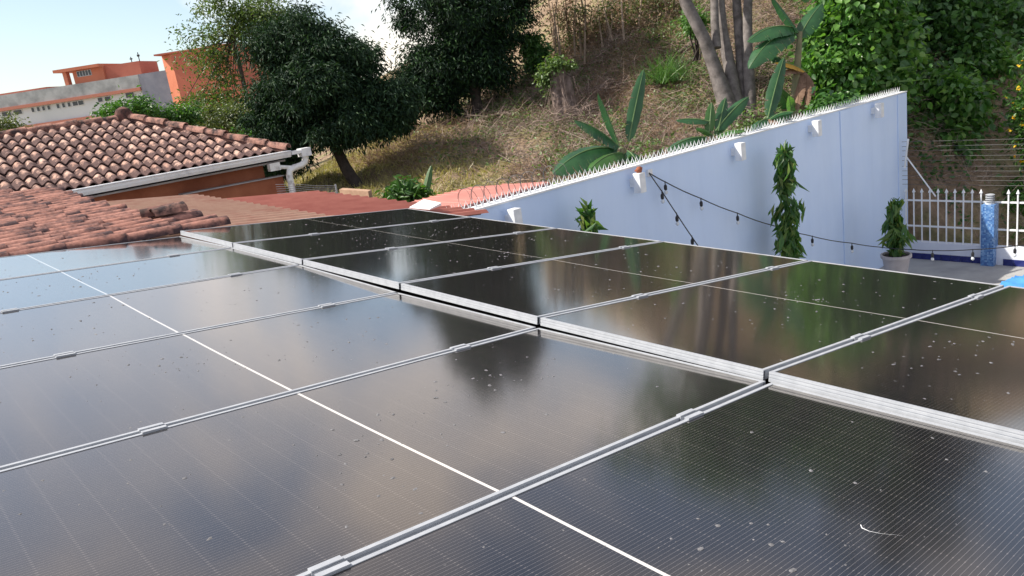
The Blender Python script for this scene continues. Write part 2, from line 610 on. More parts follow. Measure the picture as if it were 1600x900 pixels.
M['vine'] = mat_leaf('vine_leaf', [(0.03, 0.09, 0.018), (0.05, 0.13, 0.025), (0.075, 0.17, 0.03)], 0.3)
M['broad'] = mat_leaf('broad_leaf', [(0.035, 0.10, 0.024), (0.06, 0.155, 0.035), (0.10, 0.22, 0.05), (0.17, 0.30, 0.08)], 0.35, None, 0.35, 0.55)
M['broad_dk'] = mat_leaf('dark_broad_leaf', [(0.028, 0.08, 0.026), (0.046, 0.12, 0.034), (0.07, 0.165, 0.042), (0.10, 0.22, 0.06)], 0.25, None, 0.4, 0.5)
M['banana'] = mat_var('banana_leaf', (0.02, 0.075, 0.03), (0.04, 0.125, 0.045), 3.0, 0.38, 0, 0, 0.5)
M['banana_lt'] = mat_var('banana_leaf_light', (0.04, 0.12, 0.03), (0.07, 0.17, 0.04), 3.0, 0.4, 0, 0, 0.5)
M['banana_yellow'] = mat_var('banana_leaf_yellow', (0.45, 0.24, 0.02), (0.60, 0.36, 0.03), 3.0, 0.5)
M['banana_dead'] = mat_var('banana_leaf_dead', (0.16, 0.095, 0.06), (0.30, 0.19, 0.13), 4.0, 0.9)
for k_ in ('banana', 'banana_lt', 'banana_yellow', 'banana_dead'):
    nt_ = M[k_].node_tree
    tr_ = nt_.nodes.new('ShaderNodeBsdfTranslucent')
    col_ = nt_.nodes['Principled BSDF'].inputs['Base Color'].links[0].from_socket
    nt_.links.new(col_, tr_.inputs['Color'])
    mx_ = nt_.nodes.new('ShaderNodeMixShader')
    mx_.inputs['Fac'].default_value = 0.3
    nt_.links.new(nt_.nodes['Principled BSDF'].outputs[0], mx_.inputs[1])
    nt_.links.new(tr_.outputs[0], mx_.inputs[2])
    nt_.links.new(mx_.outputs[0], nt_.nodes['Material Output'].inputs['Surface'])
M['midrib'] = mat_plain('banana_midrib', (0.10, 0.17, 0.06), 0.5)
M['banana_stem'] = mat_var('banana_stem', (0.10, 0.12, 0.05), (0.20, 0.16, 0.09), 4, 0.7)
M['drip'] = mat_leaf('drooping_leaf', [(0.03, 0.09, 0.024), (0.045, 0.125, 0.03), (0.07, 0.165, 0.04), (0.12, 0.21, 0.05), (0.18, 0.22, 0.06)], 0.35)
M['grass_gr'] = mat_leaf('green_grass_blade', [(0.06, 0.15, 0.035), (0.09, 0.20, 0.05), (0.13, 0.24, 0.07)], 0.3)
M['straw'] = mat_leaf('dry_strand', [(0.14, 0.09, 0.065), (0.26, 0.175, 0.12), (0.36, 0.25, 0.165), (0.46, 0.34, 0.23)], 0.15, (0.4, 0.28, 0.16), 0.9, 0.15)
M['straw_grey'] = mat_leaf('grey_dead_vine', [(0.17, 0.125, 0.11), (0.30, 0.23, 0.195), (0.42, 0.33, 0.285)], 0.1, (0.3, 0.24, 0.2), 0.9, 0.15)
M['hill_green'] = mat_leaf('hill_weed', [(0.065, 0.12, 0.035), (0.11, 0.18, 0.055), (0.16, 0.23, 0.08)], 0.25)
M['lawn'] = mat_leaf('pale_grass_blade', [(0.22, 0.20, 0.08), (0.32, 0.28, 0.12), (0.42, 0.35, 0.17)], 0.25)
M['flower'] = mat_leaf('yellow_petal', [(0.75, 0.45, 0.01), (0.85, 0.58, 0.02)], 0.3, (0.9, 0.6, 0.05))

def mat_hill():
    m, nt, N, L, B = new_mat('hillside_earth')
    n1 = noise(N, L, 0.55, 8, 0.65)
    n2 = noise(N, L, 7.0, 8, 0.7)
    r1 = ramp(N, [(0.36, (0.19, 0.135, 0.095)), (0.48, (0.28, 0.205, 0.14)), (0.56, (0.22, 0.19, 0.10)), (0.66, (0.14, 0.16, 0.065))])
    L.new(n1.outputs['Fac'], r1.inputs['Fac'])
    mx = N.new('ShaderNodeMix')
    mx.data_type = 'RGBA'
    mx.blend_type = 'OVERLAY'
    mx.inputs['Factor'].default_value = 0.9
    L.new(r1.outputs['Color'], mx.inputs[6])
    L.new(n2.outputs['Fac'], mx.inputs[7])
    L.new(mx.outputs[2], B.inputs['Base Color'])
    B.inputs['Roughness'].default_value = 1.0
    B.inputs['Specular IOR Level'].default_value = 0.1
    bump(N, L, n2.outputs['Fac'], B, 0.8, 0.08)
    return m
M['hill'] = mat_hill()

def mat_panel():
    """dark half-cut cells, fine bus wires along x, cell gaps, white centre strip, dusty glass"""
    m, nt, N, L, B = new_mat('solar_glass')
    tc = N.new('ShaderNodeTexCoord')
    sp = N.new('ShaderNodeSeparateXYZ')
    L.new(tc.outputs['Object'], sp.inputs[0])
    def math_(op, a, b=None, c=None):
        n = N.new('ShaderNodeMath')
        n.operation = op
        for i, q in enumerate((a, b, c)):
            if q is None: continue
            if isinstance(q, (int, float)):
                n.inputs[i].default_value = q
            else:
                L.new(q, n.inputs[i])
        return n.outputs[0]
    def lines(v, pitch, width, off=0.0):
        a = math_('ADD', v, off + pitch * 400)
        a = math_('MODULO', a, pitch)
        a = math_('SUBTRACT', a, pitch / 2)
        a = math_('ABSOLUTE', a)
        return math_('LESS_THAN', a, width / 2)
    x, y = sp.outputs[0], sp.outputs[1]
    wires = lines(y, 0.0117, 0.0007)
    gaps_y = lines(y, 0.1872, 0.0024, 0.0936)
    gaps_x = lines(x, 0.0945, 0.0016, 0.04725)
    dots = math_('MULTIPLY', lines(y, 0.0117, 0.0022), lines(x, 0.0945, 0.006, 0.04725))
    centre = math_('LESS_THAN', math_('ABSOLUTE', x), 0.0050)
    n0 = noise(N, L, 1.3, 5, 0.6)
    rc = ramp(N, [(0.3, (0.006, 0.007, 0.012)), (0.7, (0.010, 0.011, 0.017))])
    L.new(n0.outputs['Fac'], rc.inputs['Fac'])
    def mix(fac, c_in, col, k=1.0):
        mx = N.new('ShaderNodeMix')
        mx.data_type = 'RGBA'
        f = math_('MULTIPLY', fac, k) if k != 1.0 else fac
        L.new(f, mx.inputs['Factor'])
        L.new(c_in, mx.inputs[6])
        mx.inputs[7].default_value = (*col, 1)
        return mx.outputs[2]
    c = mix(gaps_x, rc.outputs['Color'], (0.016, 0.016, 0.02), 0.5)
    c = mix(wires, c, (0.17, 0.175, 0.20), 1.0)
    c = mix(gaps_y, c, (0.03, 0.03, 0.034), 0.7)
    c = mix(dots, c, (0.14, 0.14, 0.155), 1.0)
    c = mix(centre, c, (0.72, 0.75, 0.80))
    # thin dust, heavier in patches
    nd = noise(N, L, 3.0, 8, 0.7)
    nf = noise(N, L, 260.0, 2, 0.5)
    dr = ramp(N, [(0.35, (0.004,) * 3), (0.75, (0.018,) * 3)])
    L.new(nd.outputs['Fac'], dr.inputs['Fac'])
    fr = ramp(N, [(0.62, (0,) * 3), (0.75, (0.10,) * 3)])
    L.new(nf.outputs['Fac'], fr.inputs['Fac'])
    c = mix(math_('ADD', dr.outputs['Color'], fr.outputs['Color']), c, (0.42, 0.38, 0.34))
    L.new(c, B.inputs['Base Color'])
    rr = ramp(N, [(0.3, (0.075,) * 3), (0.7, (0.105,) * 3)])
    L.new(nd.outputs['Fac'], rr.inputs['Fac'])
    L.new(rr.outputs['Color'], B.inputs['Roughness'])
    B.inputs['IOR'].default_value = 1.55
    B.inputs['Coat Weight'].default_value = 1.0
    B.inputs['Coat IOR'].default_value = 1.5
    B.inputs['Coat Roughness'].default_value = 0.085
    B.inputs['Coat Tint'].default_value = (0.96, 0.90, 0.82, 1)
    B.inputs['Specular IOR Level'].default_value = 0.5
    B.inputs['Specular Tint'].default_value = (1.0, 0.87, 0.76, 1)
    # dust film scatters light forward in a wide warm lobe
    gl = N.new('ShaderNodeBsdfGlossy')
    gl.inputs['Color'].default_value = (0.75, 0.66, 0.58, 1)
    gl.inputs['Roughness'].default_value = 0.52
    ms = N.new('ShaderNodeMixShader')
    ms.inputs['Fac'].default_value = 0.008
    L.new(B.outputs[0], ms.inputs[1])
    L.new(gl.outputs[0], ms.inputs[2])
    L.new(ms.outputs[0], N['Material Output'].inputs['Surface'])
    return m
M['panel'] = mat_panel()

# ------------------------------------------------------------------ the ground
def build_ground():
    xs = np.unique(np.concatenate([np.linspace(-400, -40, 10), np.linspace(-40, 0, 21), np.linspace(0, 32, 129), [18.15, 18.25, 18.35], np.linspace(32, 60, 29), np.linspace(60, 500, 12)]))
    ys = np.unique(np.concatenate([np.linspace(-300, -20, 8), np.linspace(-20, 7, 28), [7.8, 7.84, 7.86, 7.9], np.linspace(8, 22, 71), np.linspace(22, 45, 31), np.linspace(45, 120, 16), np.linspace(120, 900, 14)]))
    X, Y = np.meshgrid(xs, ys)
    Z = terrain(X, Y)
    V = np.stack([X, Y, Z], -1).reshape(-1, 3)
    nx, ny = len(xs), len(ys)
    i = (np.arange(ny - 1)[:, None] * nx + np.arange(nx - 1)[None]).ravel()
    T = np.stack([i, i + 1, i + nx + 1, i + nx], 1)
    me = mesh_np('ground', V, T)
    me.polygons.foreach_set('use_smooth', [True] * len(me.polygons))
    o = link('hillside_ground', me, None, M['hill'])
    tag(o, 'dry brown hillside rising behind the blue wall', 'ground', kind='structure')
build_ground()

tf = MB()
tf.box((11.9, 0.6, -1.04), (13.2, 14.28, 0.20))
tag(tf.build('terrace_floor', M['concrete']), 'grey concrete terrace floor beside the fence', 'terrace', kind='structure')

# ------------------------------------------------------------------ the house roof that carries the panels
NL0 = np.array([[-0.1201, 1.4405, 3.3412], [-0.1199, 2.588, 3.3598], [-0.1171, 3.7446, 3.4046], [-0.1254, 4.9012, 3.4413], [-0.1192, 6.0549, 3.4702], [-0.125, 7.2113, 3.5127]])
NL1 = np.array([[2.2408, 1.4371, 3.0648], [2.2335, 2.5961, 3.0884], [2.2385, 3.7493, 3.1196], [2.2278, 4.9113, 3.1823], [2.2365, 6.0645, 3.216], [2.237, 7.2175, 3.235]])
NR0 = np.array([[2.2625, 1.4569, 3.0927], [2.2546, 2.6014, 3.1293], [2.2609, 3.7448, 3.1664], [2.2546, 4.9051, 3.2096], [2.2523, 6.0657, 3.2463], [2.2493, 7.2225, 3.2822]])
NR1 = np.array([[4.5922, 1.4635, 2.7441], [4.6096, 2.6031, 2.7847], [4.6008, 3.7797, 2.8382], [4.6076, 4.9273, 2.8788], [4.5886, 6.0892, 2.9328], [4.627, 7.2242, 2.9738]])
def extend(A):
    st = (A[-1] - A[0]) / 5
    return np.concatenate([[A[0] - st * np.array([0, 1, 1])], A])
NL0, NL1, NR0, NR1 = [extend(a) for a in (NL0, NL1, NR0, NR1)]

def roofz(x, y):
    return 3.13 - 0.120 * (x - 2.25) + 0.036 * (y - 7.2)

house = thing('house', (2.0, 4.0, -1.0), 'low house roof with red barrel tiles and corrugated sheets carrying the solar panels', 'house')
b = MB()
x0, x1, y0, y1 = -3.0, 5.15, -3.0, 7.35
b.hexa([(x0, y0, roofz(x0, y0) - .14), (x1, y0, roofz(x1, y0) - .14), (x1, y1, roofz(x1, y1) - .14), (x0, y1, roofz(x0, y1) - .14),
        (x0, y0, roofz(x0, y0) - .08), (x1, y0, roofz(x1, y0) - .08), (x1, y1, roofz(x1, y1) - .08), (x0, y1, roofz(x0, y1) - .08)])
b.build('roof_deck', M['deck'], house)
b = MB()
b.hexa([(-2.8, -2.8, -1.0), (4.95, -2.8, -1.0), (4.95, 11.2, -1.0), (-2.8, 12.5, -1.0),
        (-2.8, -2.8, 2.85), (4.95, -2.8, 2.35), (4.95, 11.2, 2.5), (-2.8, 12.5, 3.3)])
b.build('house_wall', M['fence_wall'], house)

def wave_sheet(xa, xb, ya, yb, zf, pitch, amp, axis='x', samples=6, thick=0.012, nlong=2):
    """corrugated sheet with ribs along one axis"""
    mb = MB()
    across = (yb - ya) if axis == 'x' else (xb - xa)
    n = int(across / pitch * samples)
    vs = []
    for i in range(n + 1):
        a = i / n
        w = amp * math.sin(a * across / pitch * 2 * PI)
        for j in range(nlong):
            t = j / (nlong - 1)
            if axis == 'x':
                x, y = xa + (xb - xa) * t, ya + across * a
            else:
                x, y = xa + across * a, ya + (yb - ya) * t
            vs.append((x, y, zf(x, y) + w))
    fs = []
    for i in range(n):
        for j in range(nlong - 1):
            k = i * nlong + j
            fs.append((k, k + 1, k + nlong + 1, k + nlong))
    mb.add(vs, fs)
    return mb

# far part of the roof: corrugated sheet on the right, barrel tiles on the left
def roof_far(x, y):
    return roofz(x, y) + 0.004 * max(0, y - 8)
def tile_plane_(x, y):
    return 3.285 - 0.06 * (x - 1.5) + 0.06 * (y - 7.4)
cs = wave_sheet(2.2, 4.25, 7.26, 12.4, lambda x, y: roof_far(x, y) - 0.02, 0.22, 0.042)
autosmooth(cs.build('corrugated_sheet', M['sheet_tan'], house))
cs = wave_sheet(4.2, 5.75, 7.262, 11.6, lambda x, y: roof_far(x, y) - 0.035, 0.24, 0.042)
autosmooth(cs.build('corrugated_sheet', M['sheet_red'], house))
cs = wave_sheet(-3.0, 1.75, 7.26, 12.3, lambda x, y: tile_plane_(x, y) - 0.065, 0.19, 0.012)
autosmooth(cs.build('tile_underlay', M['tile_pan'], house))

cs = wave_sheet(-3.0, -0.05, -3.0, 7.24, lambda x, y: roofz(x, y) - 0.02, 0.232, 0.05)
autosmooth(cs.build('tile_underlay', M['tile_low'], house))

def barrel_tile(length, r0, r1, th=0.014, seg=6, name='barrel_tile'):
    """half-round tapered tile: axis +x, upper end at 0 (r0), lower end at length (r1)"""
    mb = MB()
    vs = []
    for (x, r) in ((0, r0), (length, r1)):
        for k in range(seg + 1):
            a = PI * k / seg
            vs.append((x, r * math.cos(a), r * math.sin(a) * 0.92))
        for k in range(seg + 1):
            a = PI * k / seg
            vs.append((x, (r - th) * math.cos(a), (r - th) * math.sin(a) * 0.92))
    n = seg + 1
    fs = []
    for k in range(seg):
        fs.append((k, k + 1, 2 * n + k + 1, 2 * n + k))                # outer
        fs.append((n + k, 3 * n + k, 3 * n + k + 1, n + k + 1))        # inner
        fs.append((2 * n + k, 2 * n + k + 1, 3 * n + k + 1, 3 * n + k))  # lower end
    mb.add(vs, fs)
    me = mb.mesh(name)
    me.polygons.foreach_set('use_smooth', [True] * len(me.polygons))
    try:
        me.set_sharp_from_angle(angle=math.radians(50))
    except Exception:
        pass
    return me

def place_tile(name, me, mat, parent, origin, axis_dir, up, roll=0.0):
    ax = Vector(axis_dir).normalized()
    up = Vector(up)
    sd = up.cross(ax).normalized()
    u2 = ax.cross(sd).normalized()
    R = Matrix((ax, sd, u2)).transposed()
    if roll:
        R = R @ Matrix.Rotation(roll, 3, 'X')
    o = bpy.data.objects.new(name, me)
    if not me.materials:
        me.materials.append(mat)
    COL.objects.link(o)
    o.parent = parent
    o.matrix_local = Matrix.Translation(Vector([float(c) for c in origin]) - parent.location) @ R.to_4x4()
    return o

low_tile = barrel_tile(0.56, 0.074, 0.082)
def tile_plane(x, y):
    return 3.285 - 0.06 * (x - 1.5) + 0.06 * (y - 7.4)
row_len = 0.46
y = 7.42
col_no = 0
while y < 12.6:
    # each column ends where the stepped right edge of the tiling runs back across the roof
    k = 0
    xe = 3.6 - 0.07 * math.sin(col_no * 2.3)
    while True:
        x = xe - row_len * k + random.uniform(-.03, .03)
        k += 1
        q_ = RC @ (np.array([x + .50, y, tile_plane(x + .5, y) + 0.05]) - CAM)
        px_, py_ = q_[0] / q_[2] * F_PX + 800, q_[1] / q_[2] * F_PX + 450
        if px_ < -40: break
        if py_ < np.interp(px_, [-50, 60, 103, 140, 232, 375, 376], [303, 297, 295, 303, 319, 347, 900]): continue
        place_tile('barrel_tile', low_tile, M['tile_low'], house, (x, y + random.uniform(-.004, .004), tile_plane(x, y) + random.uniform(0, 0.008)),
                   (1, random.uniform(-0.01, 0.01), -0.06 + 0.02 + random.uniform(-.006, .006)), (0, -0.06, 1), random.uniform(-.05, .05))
    y += 0.19
    col_no += 1
# tile ends along the right eave beside the panels
y = 1.2
while y < 7.2:
    for x in (4.82,):
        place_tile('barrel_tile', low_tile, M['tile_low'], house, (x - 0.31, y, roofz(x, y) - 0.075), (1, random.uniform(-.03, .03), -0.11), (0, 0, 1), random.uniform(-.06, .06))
    y += 0.215
# white flashing sheet lying on the roof edge
b = MB()
c0 = at(640, 325, 2, 2.84); c1 = at(663, 315, 2, 2.86); c2 = at(690, 321, 2, 2.86); c3 = at(672, 328, 2, 2.84)
b.hexa([c0, c3, c2, c1, c0 + (0, 0, .012), c3 + (0, 0, .012), c2 + (0, 0, .03), c1 + (0, 0, .03)])
tag(b.build('flashing_sheet', M['white_metal']), 'small white metal flashing sheet on the red roof behind the far panels', 'sheet')
# two loose tiles
def on_tiles(px, py, lift):
    r = ray(px, py)
    n = np.array([0.06, -0.06, 1.0])
    k = ((np.array([1.5, 7.4, 3.285 + lift]) - CAM) @ n) / (r @ n)
    return CAM + r * k
p = on_tiles(264, 333, 0.10)
lt = thing('loose_tile', p, 'pale loose barrel tile lying across the roof, curved side up', 'roof tile', 'loose tiles on the roof')
place_tile('tile_body', barrel_tile(0.32, 0.08, 0.10, 0.018, 8, 'loose_tile'), M['tile_cap'], lt, p - np.array([0.16, 0, 0]), (1, 0.1, -0.02), (0, 0, 1))
p = on_tiles(241, 334, 0.09)
lt2 = thing('loose_tile', p, 'darker loose barrel tile half under the pale one', 'roof tile', 'loose tiles on the roof')
place_tile('tile_body', barrel_tile(0.32, 0.08, 0.095, 0.018, 8, 'loose_tile'), M['tile_pan'], lt2, p - np.array([0.14, 0.05, 0]), (1, -0.25, -0.02), (0, 0, 1))

# ------------------------------------------------------------------ solar panels
RAIL_P = [(-0.013, 0.0), (0.0, 0.0), (0.0, -0.0075), (-0.0022, -0.0085), (-0.0022, -0.0105), (0, -0.0115), (0, -0.0195), (-0.0022, -0.0205), (-0.0022, -0.0225), (0, -0.0235), (0, -0.036), (-0.022, -0.036), (-0.022, -0.034), (-0.0035, -0.034), (-0.0035, -0.0045), (-0.013, -0.0045)]
def rail_between(a, bq, out, up):
    """extrude the frame profile from a to bq; out = outward horizontal unit"""
    vs = []
    for P in (a, bq):
        for (o_, z_) in RAIL_P:
            vs.append(tuple(P + out * o_ + up * z_))
    n = len(RAIL_P)
    fs = [(i, (i + 1) % n, n + (i + 1) % n, n + i) for i in range(n)]
    fs += [tuple(range(n - 1, -1, -1)), tuple(range(n, 2 * n))]
    return vs, fs

def inv_bilinear_mesh(c):
    pass

panel_count = 0
def solar_panel(n00, n10, n11, n01, label):
    """corner nodes: near-left, near-right, far-right, far-left (grid nodes; the panel is pulled in by half the gap)"""
    g = 0.011
    P = [Vector([float(q) for q in n]) for n in (n00, n10, n11, n01)]
    ex = ((P[1] - P[0]) + (P[2] - P[3])).normalized()
    ey0 = ((P[3] - P[0]) + (P[2] - P[1])).normalized()
    ez = ex.cross(ey0).normalized()
    ey = ez.cross(ex).normalized()
    P[0] += ey * g; P[1] += ey * g; P[2] -= ey * g; P[3] -= ey * g
    c = (P[0] + P[1] + P[2] + P[3]) / 4
    root = thing('solar_panel', c, label, 'solar panel', 'solar panels on the roof')
    R = Matrix((ex, ey, ez)).transposed()
    root.rotation_euler = R.to_euler()
    loc = [R.inverted() @ (p - c) for p in P]      # local corners
    # glass, slightly bowed and bilinear
    nx, ny = 12, 6
    vs = []
    for j in range(ny + 1):
        for i in range(nx + 1):
            s, t = i / nx, j / ny
            q = loc[0] * (1 - s) * (1 - t) + loc[1] * s * (1 - t) + loc[2] * s * t + loc[3] * (1 - s) * t
            sag = -0.0022 - 0.0025 * math.sin(PI * s) * math.sin(PI * t)
            vs.append((q.x, q.y, q.z + sag))
    fs = []
    for j in range(ny):
        for i in range(nx):
            k = j * (nx + 1) + i
            fs.append((k, k + 1, k + nx + 2, k + nx + 1))
    mb = MB().add(vs, fs)
    me = mb.mesh('glass', (0, 0, 0), True)
    link('glass', me, root, M['panel'])
    up = Vector((0, 0, 1))
    for a, bq, out in ((loc[0], loc[1], Vector((0, -1, 0))), (loc[1], loc[2], Vector((1, 0, 0))), (loc[2], loc[3], Vector((0, 1, 0))), (loc[3], loc[0], Vector((-1, 0, 0)))):
        d = (bq - a).normalized()
        ins = 0.0 if abs(out.x) > 0.5 else 0.0135
        a2, b2 = a + d * ins, bq - d * ins
        if ins: pass
        v_, f_ = rail_between(a2, b2, out, up)
        link('frame_rail', MB().add(v_, f_).mesh('frame_rail'), root, M['alu'])
    # back sheet closes the box
    bk = MB().add([(l.x * 0.98, l.y * 0.98, l.z - 0.03) for l in loc], [(3, 2, 1, 0)])
    link('back_sheet', bk.mesh('back_sheet'), root, M['black'])
    return root

ordl = ['nearest', 'second', 'third', 'fourth', 'fifth', 'farthest']
for k in range(6):
    refl = ['cut off at the bottom of the photo', 'crossed by long white strip at bottom', 'with blue grey reflection', 'reflecting pale sky', 'reflecting pale sky near the tiles', 'touching the clay tiles'][k]
    solar_panel(NL0[k], NL1[k], NL1[k + 1], NL0[k + 1], '%s solar panel of the lower left row, %s' % (ordl[k], refl))
for k in range(6):
    refl = ['cut off at the right of the photo', 'nearly black', 'dark with a pale streak', 'speckled dark glass', 'half pale half dark glass', 'beside the white flashing'][k]
    solar_panel(NR0[k], NR1[k], NR1[k + 1], NR0[k + 1], '%s solar panel of the raised right row, %s' % (ordl[k], refl))

# mounting rails below and clamps between neighbouring panels
def clamp(pos, ex, ez, label):
    root = thing('mid_clamp', pos, label, 'clamp', 'clamps between the solar panels')
    ey = ez.cross(ex)
    R = Matrix((ex, ey, ez)).transposed()
    root.rotation_euler = R.to_euler()
    b = MB()
    for s in (-1, 1):
        b.box((0, s * 0.0155, 0.0028), (0.075, 0.017, 0.005))
        b.box((0, s * 0.0085, -0.008), (0.075, 0.003, 0.020))
    b.box((0, 0, -0.016), (0.075, 0.014, 0.004))
    link('clamp_body', b.mesh('clamp_body'), root, M['alu'])
    c = MB()
    c.lathe((0, 0, -0.014), [(0.0065, 0), (0.0065, 0.010), (0.0052, 0.012)], 8)
    link('clamp_bolt', c.mesh('clamp_bolt'), root, M['alu'])

for (A, B2, side) in ((NL0, NL1, 'left'), (NR0, NR1, 'right')):
    for k in range(1, 6):
        for s, where in ((0.295, 'left'), (0.815 if side == 'left' else 0.815, 'right')):
            p = Vector([float(q) for q in A[k] * (1 - s) + B2[k] * s])
            ex = Vector([float(q) for q in (B2[k] - A[k])]).normalized()
            ey = Vector([float(q) for q in (A[min(k + 1, 6)] - A[k - 1])]).normalized()
            ez = ex.cross(ey).normalized()
            clamp(p, ex, ez, 'small aluminium clamp on the %s seam of the %s panel row, its %s clamp' % (['first', 'second', 'third', 'fourth', 'last'][k - 1], 'lower left' if side == 'left' else 'raised right', where))
for i, (A, B2, s) in enumerate(((NL0, NL1, .295), (NL0, NL1, .815), (NR0, NR1, .295), (NR0, NR1, .815))):
    a = A[0] * (1 - s) + B2[0] * s
    c = A[-1] * (1 - s) + B2[-1] * s
    b = MB()
    dz = np.array([0, 0, -0.060])
    w = np.array([0.02, 0, 0])
    h = np.array([0, 0, 0.02])
    b.hexa([a + dz - w - h, a + dz + w - h, c + dz + w - h, c + dz - w - h, a + dz - w + h, a + dz + w + h, c + dz + w + h, c + dz - w + h])
    tag(b.build('mounting_rail', M['alu']), 'aluminium mounting rail below the %s' % ['outer half of the lower left panels', 'inner half of the lower left panels', 'inner half of the raised right panels', 'outer half of the raised right panels'][i], 'rail', 'mounting rails under the panels')

# dirt crumbs on the glass
def dirt():
    Vs, Ts, base = [], [], 0
    ico = np.array([[1, 0, 0], [0.5, 0.87, 0], [-0.5, 0.87, 0], [-1, 0, 0], [-0.5, -0.87, 0], [0.5, -0.87, 0], [0.4, 0.3, 0.8], [-0.5, 0.1, 0.9], [0, -0.5, 0.7]])
    tri = np.array([[0, 1, 6], [1, 7, 6], [1, 2, 7], [2, 3, 7], [3, 4, 7], [4, 8, 7], [4, 5, 8], [5, 0, 8], [0, 6, 8], [6, 7, 8]])
    for (A, B2, wts) in ((NL0, NL1, 1.0), (NR0, NR1, 1.0)):
        for k in range(6):
            n = 170
            pts = [(random.random(), random.random(), 0) for _ in range(n)]
            for _c in range(7):
                cs, ct = random.random(), random.random()
                for _ in range(16):
                    pts.append((cs + random.gauss(0, .05), ct + random.gauss(0, .08), 1))
            for s, t, q in pts:
                if not (0.015 < s < 0.985 and 0.03 < t < 0.97): continue
                p = (A[k] * (1 - s) + B2[k] * s) * (1 - t) + (A[k + 1] * (1 - s) + B2[k + 1] * s) * t
                r = random.choice([0.0011, 0.0014, 0.0018, 0.0022, 0.0026, 0.0032, 0.0042, 0.006])
                a = random.random() * 6.28
                M3 = np.array([[math.cos(a), -math.sin(a), 0], [math.sin(a), math.cos(a), 0], [0, 0, 0.55]])
                v = (ico + np.random.default_rng(base).normal(size=ico.shape) * 0.15 * np.array([1, 1, 0.3])) * np.array([r * random.uniform(.8, 1.9), r, r])
                v = v @ M3.T + p + np.array([0, 0, -0.0045 + 0.0003])
                Vs.append(v)
                Ts.append(tri + base)
                base += len(ico)
    V, T = np.concatenate(Vs), np.concatenate(Ts)
    o = link('dirt_crumbs', mesh_np('dirt_crumbs', V, T), None, M['dirt'])
    tag(o, 'grey dirt crumbs scattered over the dark panel glass', 'dirt', kind='stuff')
dirt()
# a fine pale thread on the near right glass
cLf = np.array([-0.115, 0.031, 3.273])
def on_left(px, py, lift=0.001):
    r = ray(px, py)
    n = np.array([-cLf[0], -cLf[1], 1])
    return CAM + r * ((cLf[2] - CAM[2]) / (r @ n)) + np.array([0, 0, lift])
b = MB()
b.tube([on_left(*q, 0.003) for q in ((1345, 822), (1347, 827), (1358, 832), (1378, 836), (1400, 838), (1420, 841), (1440, 846))], [0.0012, 0.0013, 0.0008, 0.0006, 0.0006, 0.0005, 0.0003], 5)
tag(b.build('thread', M['white_metal']), 'fine pale thread lying on the near right panel glass', 'thread')

# ------------------------------------------------------------------ neighbour's hip roof house
NY0, NY1, NZ0, NZ1 = 14.0, 16.7, 3.37, 4.42
cx_ = float(at(447, 240, 1, NY0)[0])
NZ0 = float(at(447, 240, 1, NY0)[2])
U = 1.25
ap_ = at(194, 182, 1, NY1)
nb = thing('neighbour_house', (2.5, 13.5, 0), 'neighbouring terracotta house with a hip roof of weathered barrel tiles and a white gutter', 'house')
NZ1 = float(ap_[2]) - 0.10
apx = float(ap_[0])
# sheets under the tiles
slope_v = Vector((0, NY1 - NY0, NZ1 - NZ0))
sl_len = slope_v.length
down = (-slope_v).normalized()
nrm = Vector((1, 0, 0)).cross(slope_v.normalized()).normalized()
b = MB()
zt = 0.0
b.add([(-4, NY0, NZ0), (cx_, NY0, NZ0), (apx, NY1, NZ1), (-4, NY1, NZ1), (cx_, 2 * NY1 - NY0, NZ0), (-4, 2 * NY1 - NY0, NZ0)],
      [(0, 1, 2, 3), (1, 4, 2), (2, 4, 5, 3), (3, 5, 0)])
b.build('roof_base', M['tile_pan'], nb)
# pan tiles (troughs) joined: stepped rows of concave strips
pitch = 0.181
rows = 8
expo = sl_len / rows
ncols = int((cx_ - 0.5) / pitch)
def hip_x(t):
    return cx_ + (apx - cx_) * t
def s_tile(length, w, amp, th, name):
    """one wavy clay tile: a barrel with a shallow pan on either side, upper end at x = 0"""
    n = 12
    vs = []
    for (x, k) in ((0, 0.92), (length, 1.0)):
        for lift in (0.0, -th):
            for i in range(n + 1):
                u = i / n - 0.5
                z = amp * (0.5 + 0.5 * math.cos(2 * PI * u)) ** 0.85
                vs.append((x, u * w * 1.06, z * k + lift))
    m = n + 1
    fs = []
    for i in range(n):
        fs.append((i, i + 1, 2 * m + i + 1, 2 * m + i))
        fs.append((m + i, 3 * m + i, 3 * m + i + 1, m + i + 1))
        fs.append((2 * m + i, 2 * m + i + 1, 3 * m + i + 1, 3 * m + i))
    me = MB().add(vs, fs).mesh(name)
    me.polygons.foreach_set('use_smooth', [True] * len(me.polygons))
    try:
        me.set_sharp_from_angle(angle=math.radians(50))
    except Exception:
        pass
    return me
roof_tile_me = s_tile(expo * 1.16, pitch, 0.066, 0.016, 'roof_tile')
for r_ in range(rows):
    for c_ in range(ncols + 1):
        xc = cx_ - 0.08 - pitch * c_
        t1 = (r_ + 1) / rows
        if xc > hip_x(t1) + 0.06: continue
        top = Vector((xc + random.uniform(-.006, .006), NY0, NZ0)) + slope_v * min(1.0, t1 + 0.12 / rows) + nrm * (0.028 + random.uniform(0, .008))
        ax = down + nrm * 0.075 + Vector((random.uniform(-.02, .02), 0, 0))
        place_tile('roof_tile', roof_tile_me, M['tile_old'], nb, top, ax, nrm, random.uniform(-.06, .06))
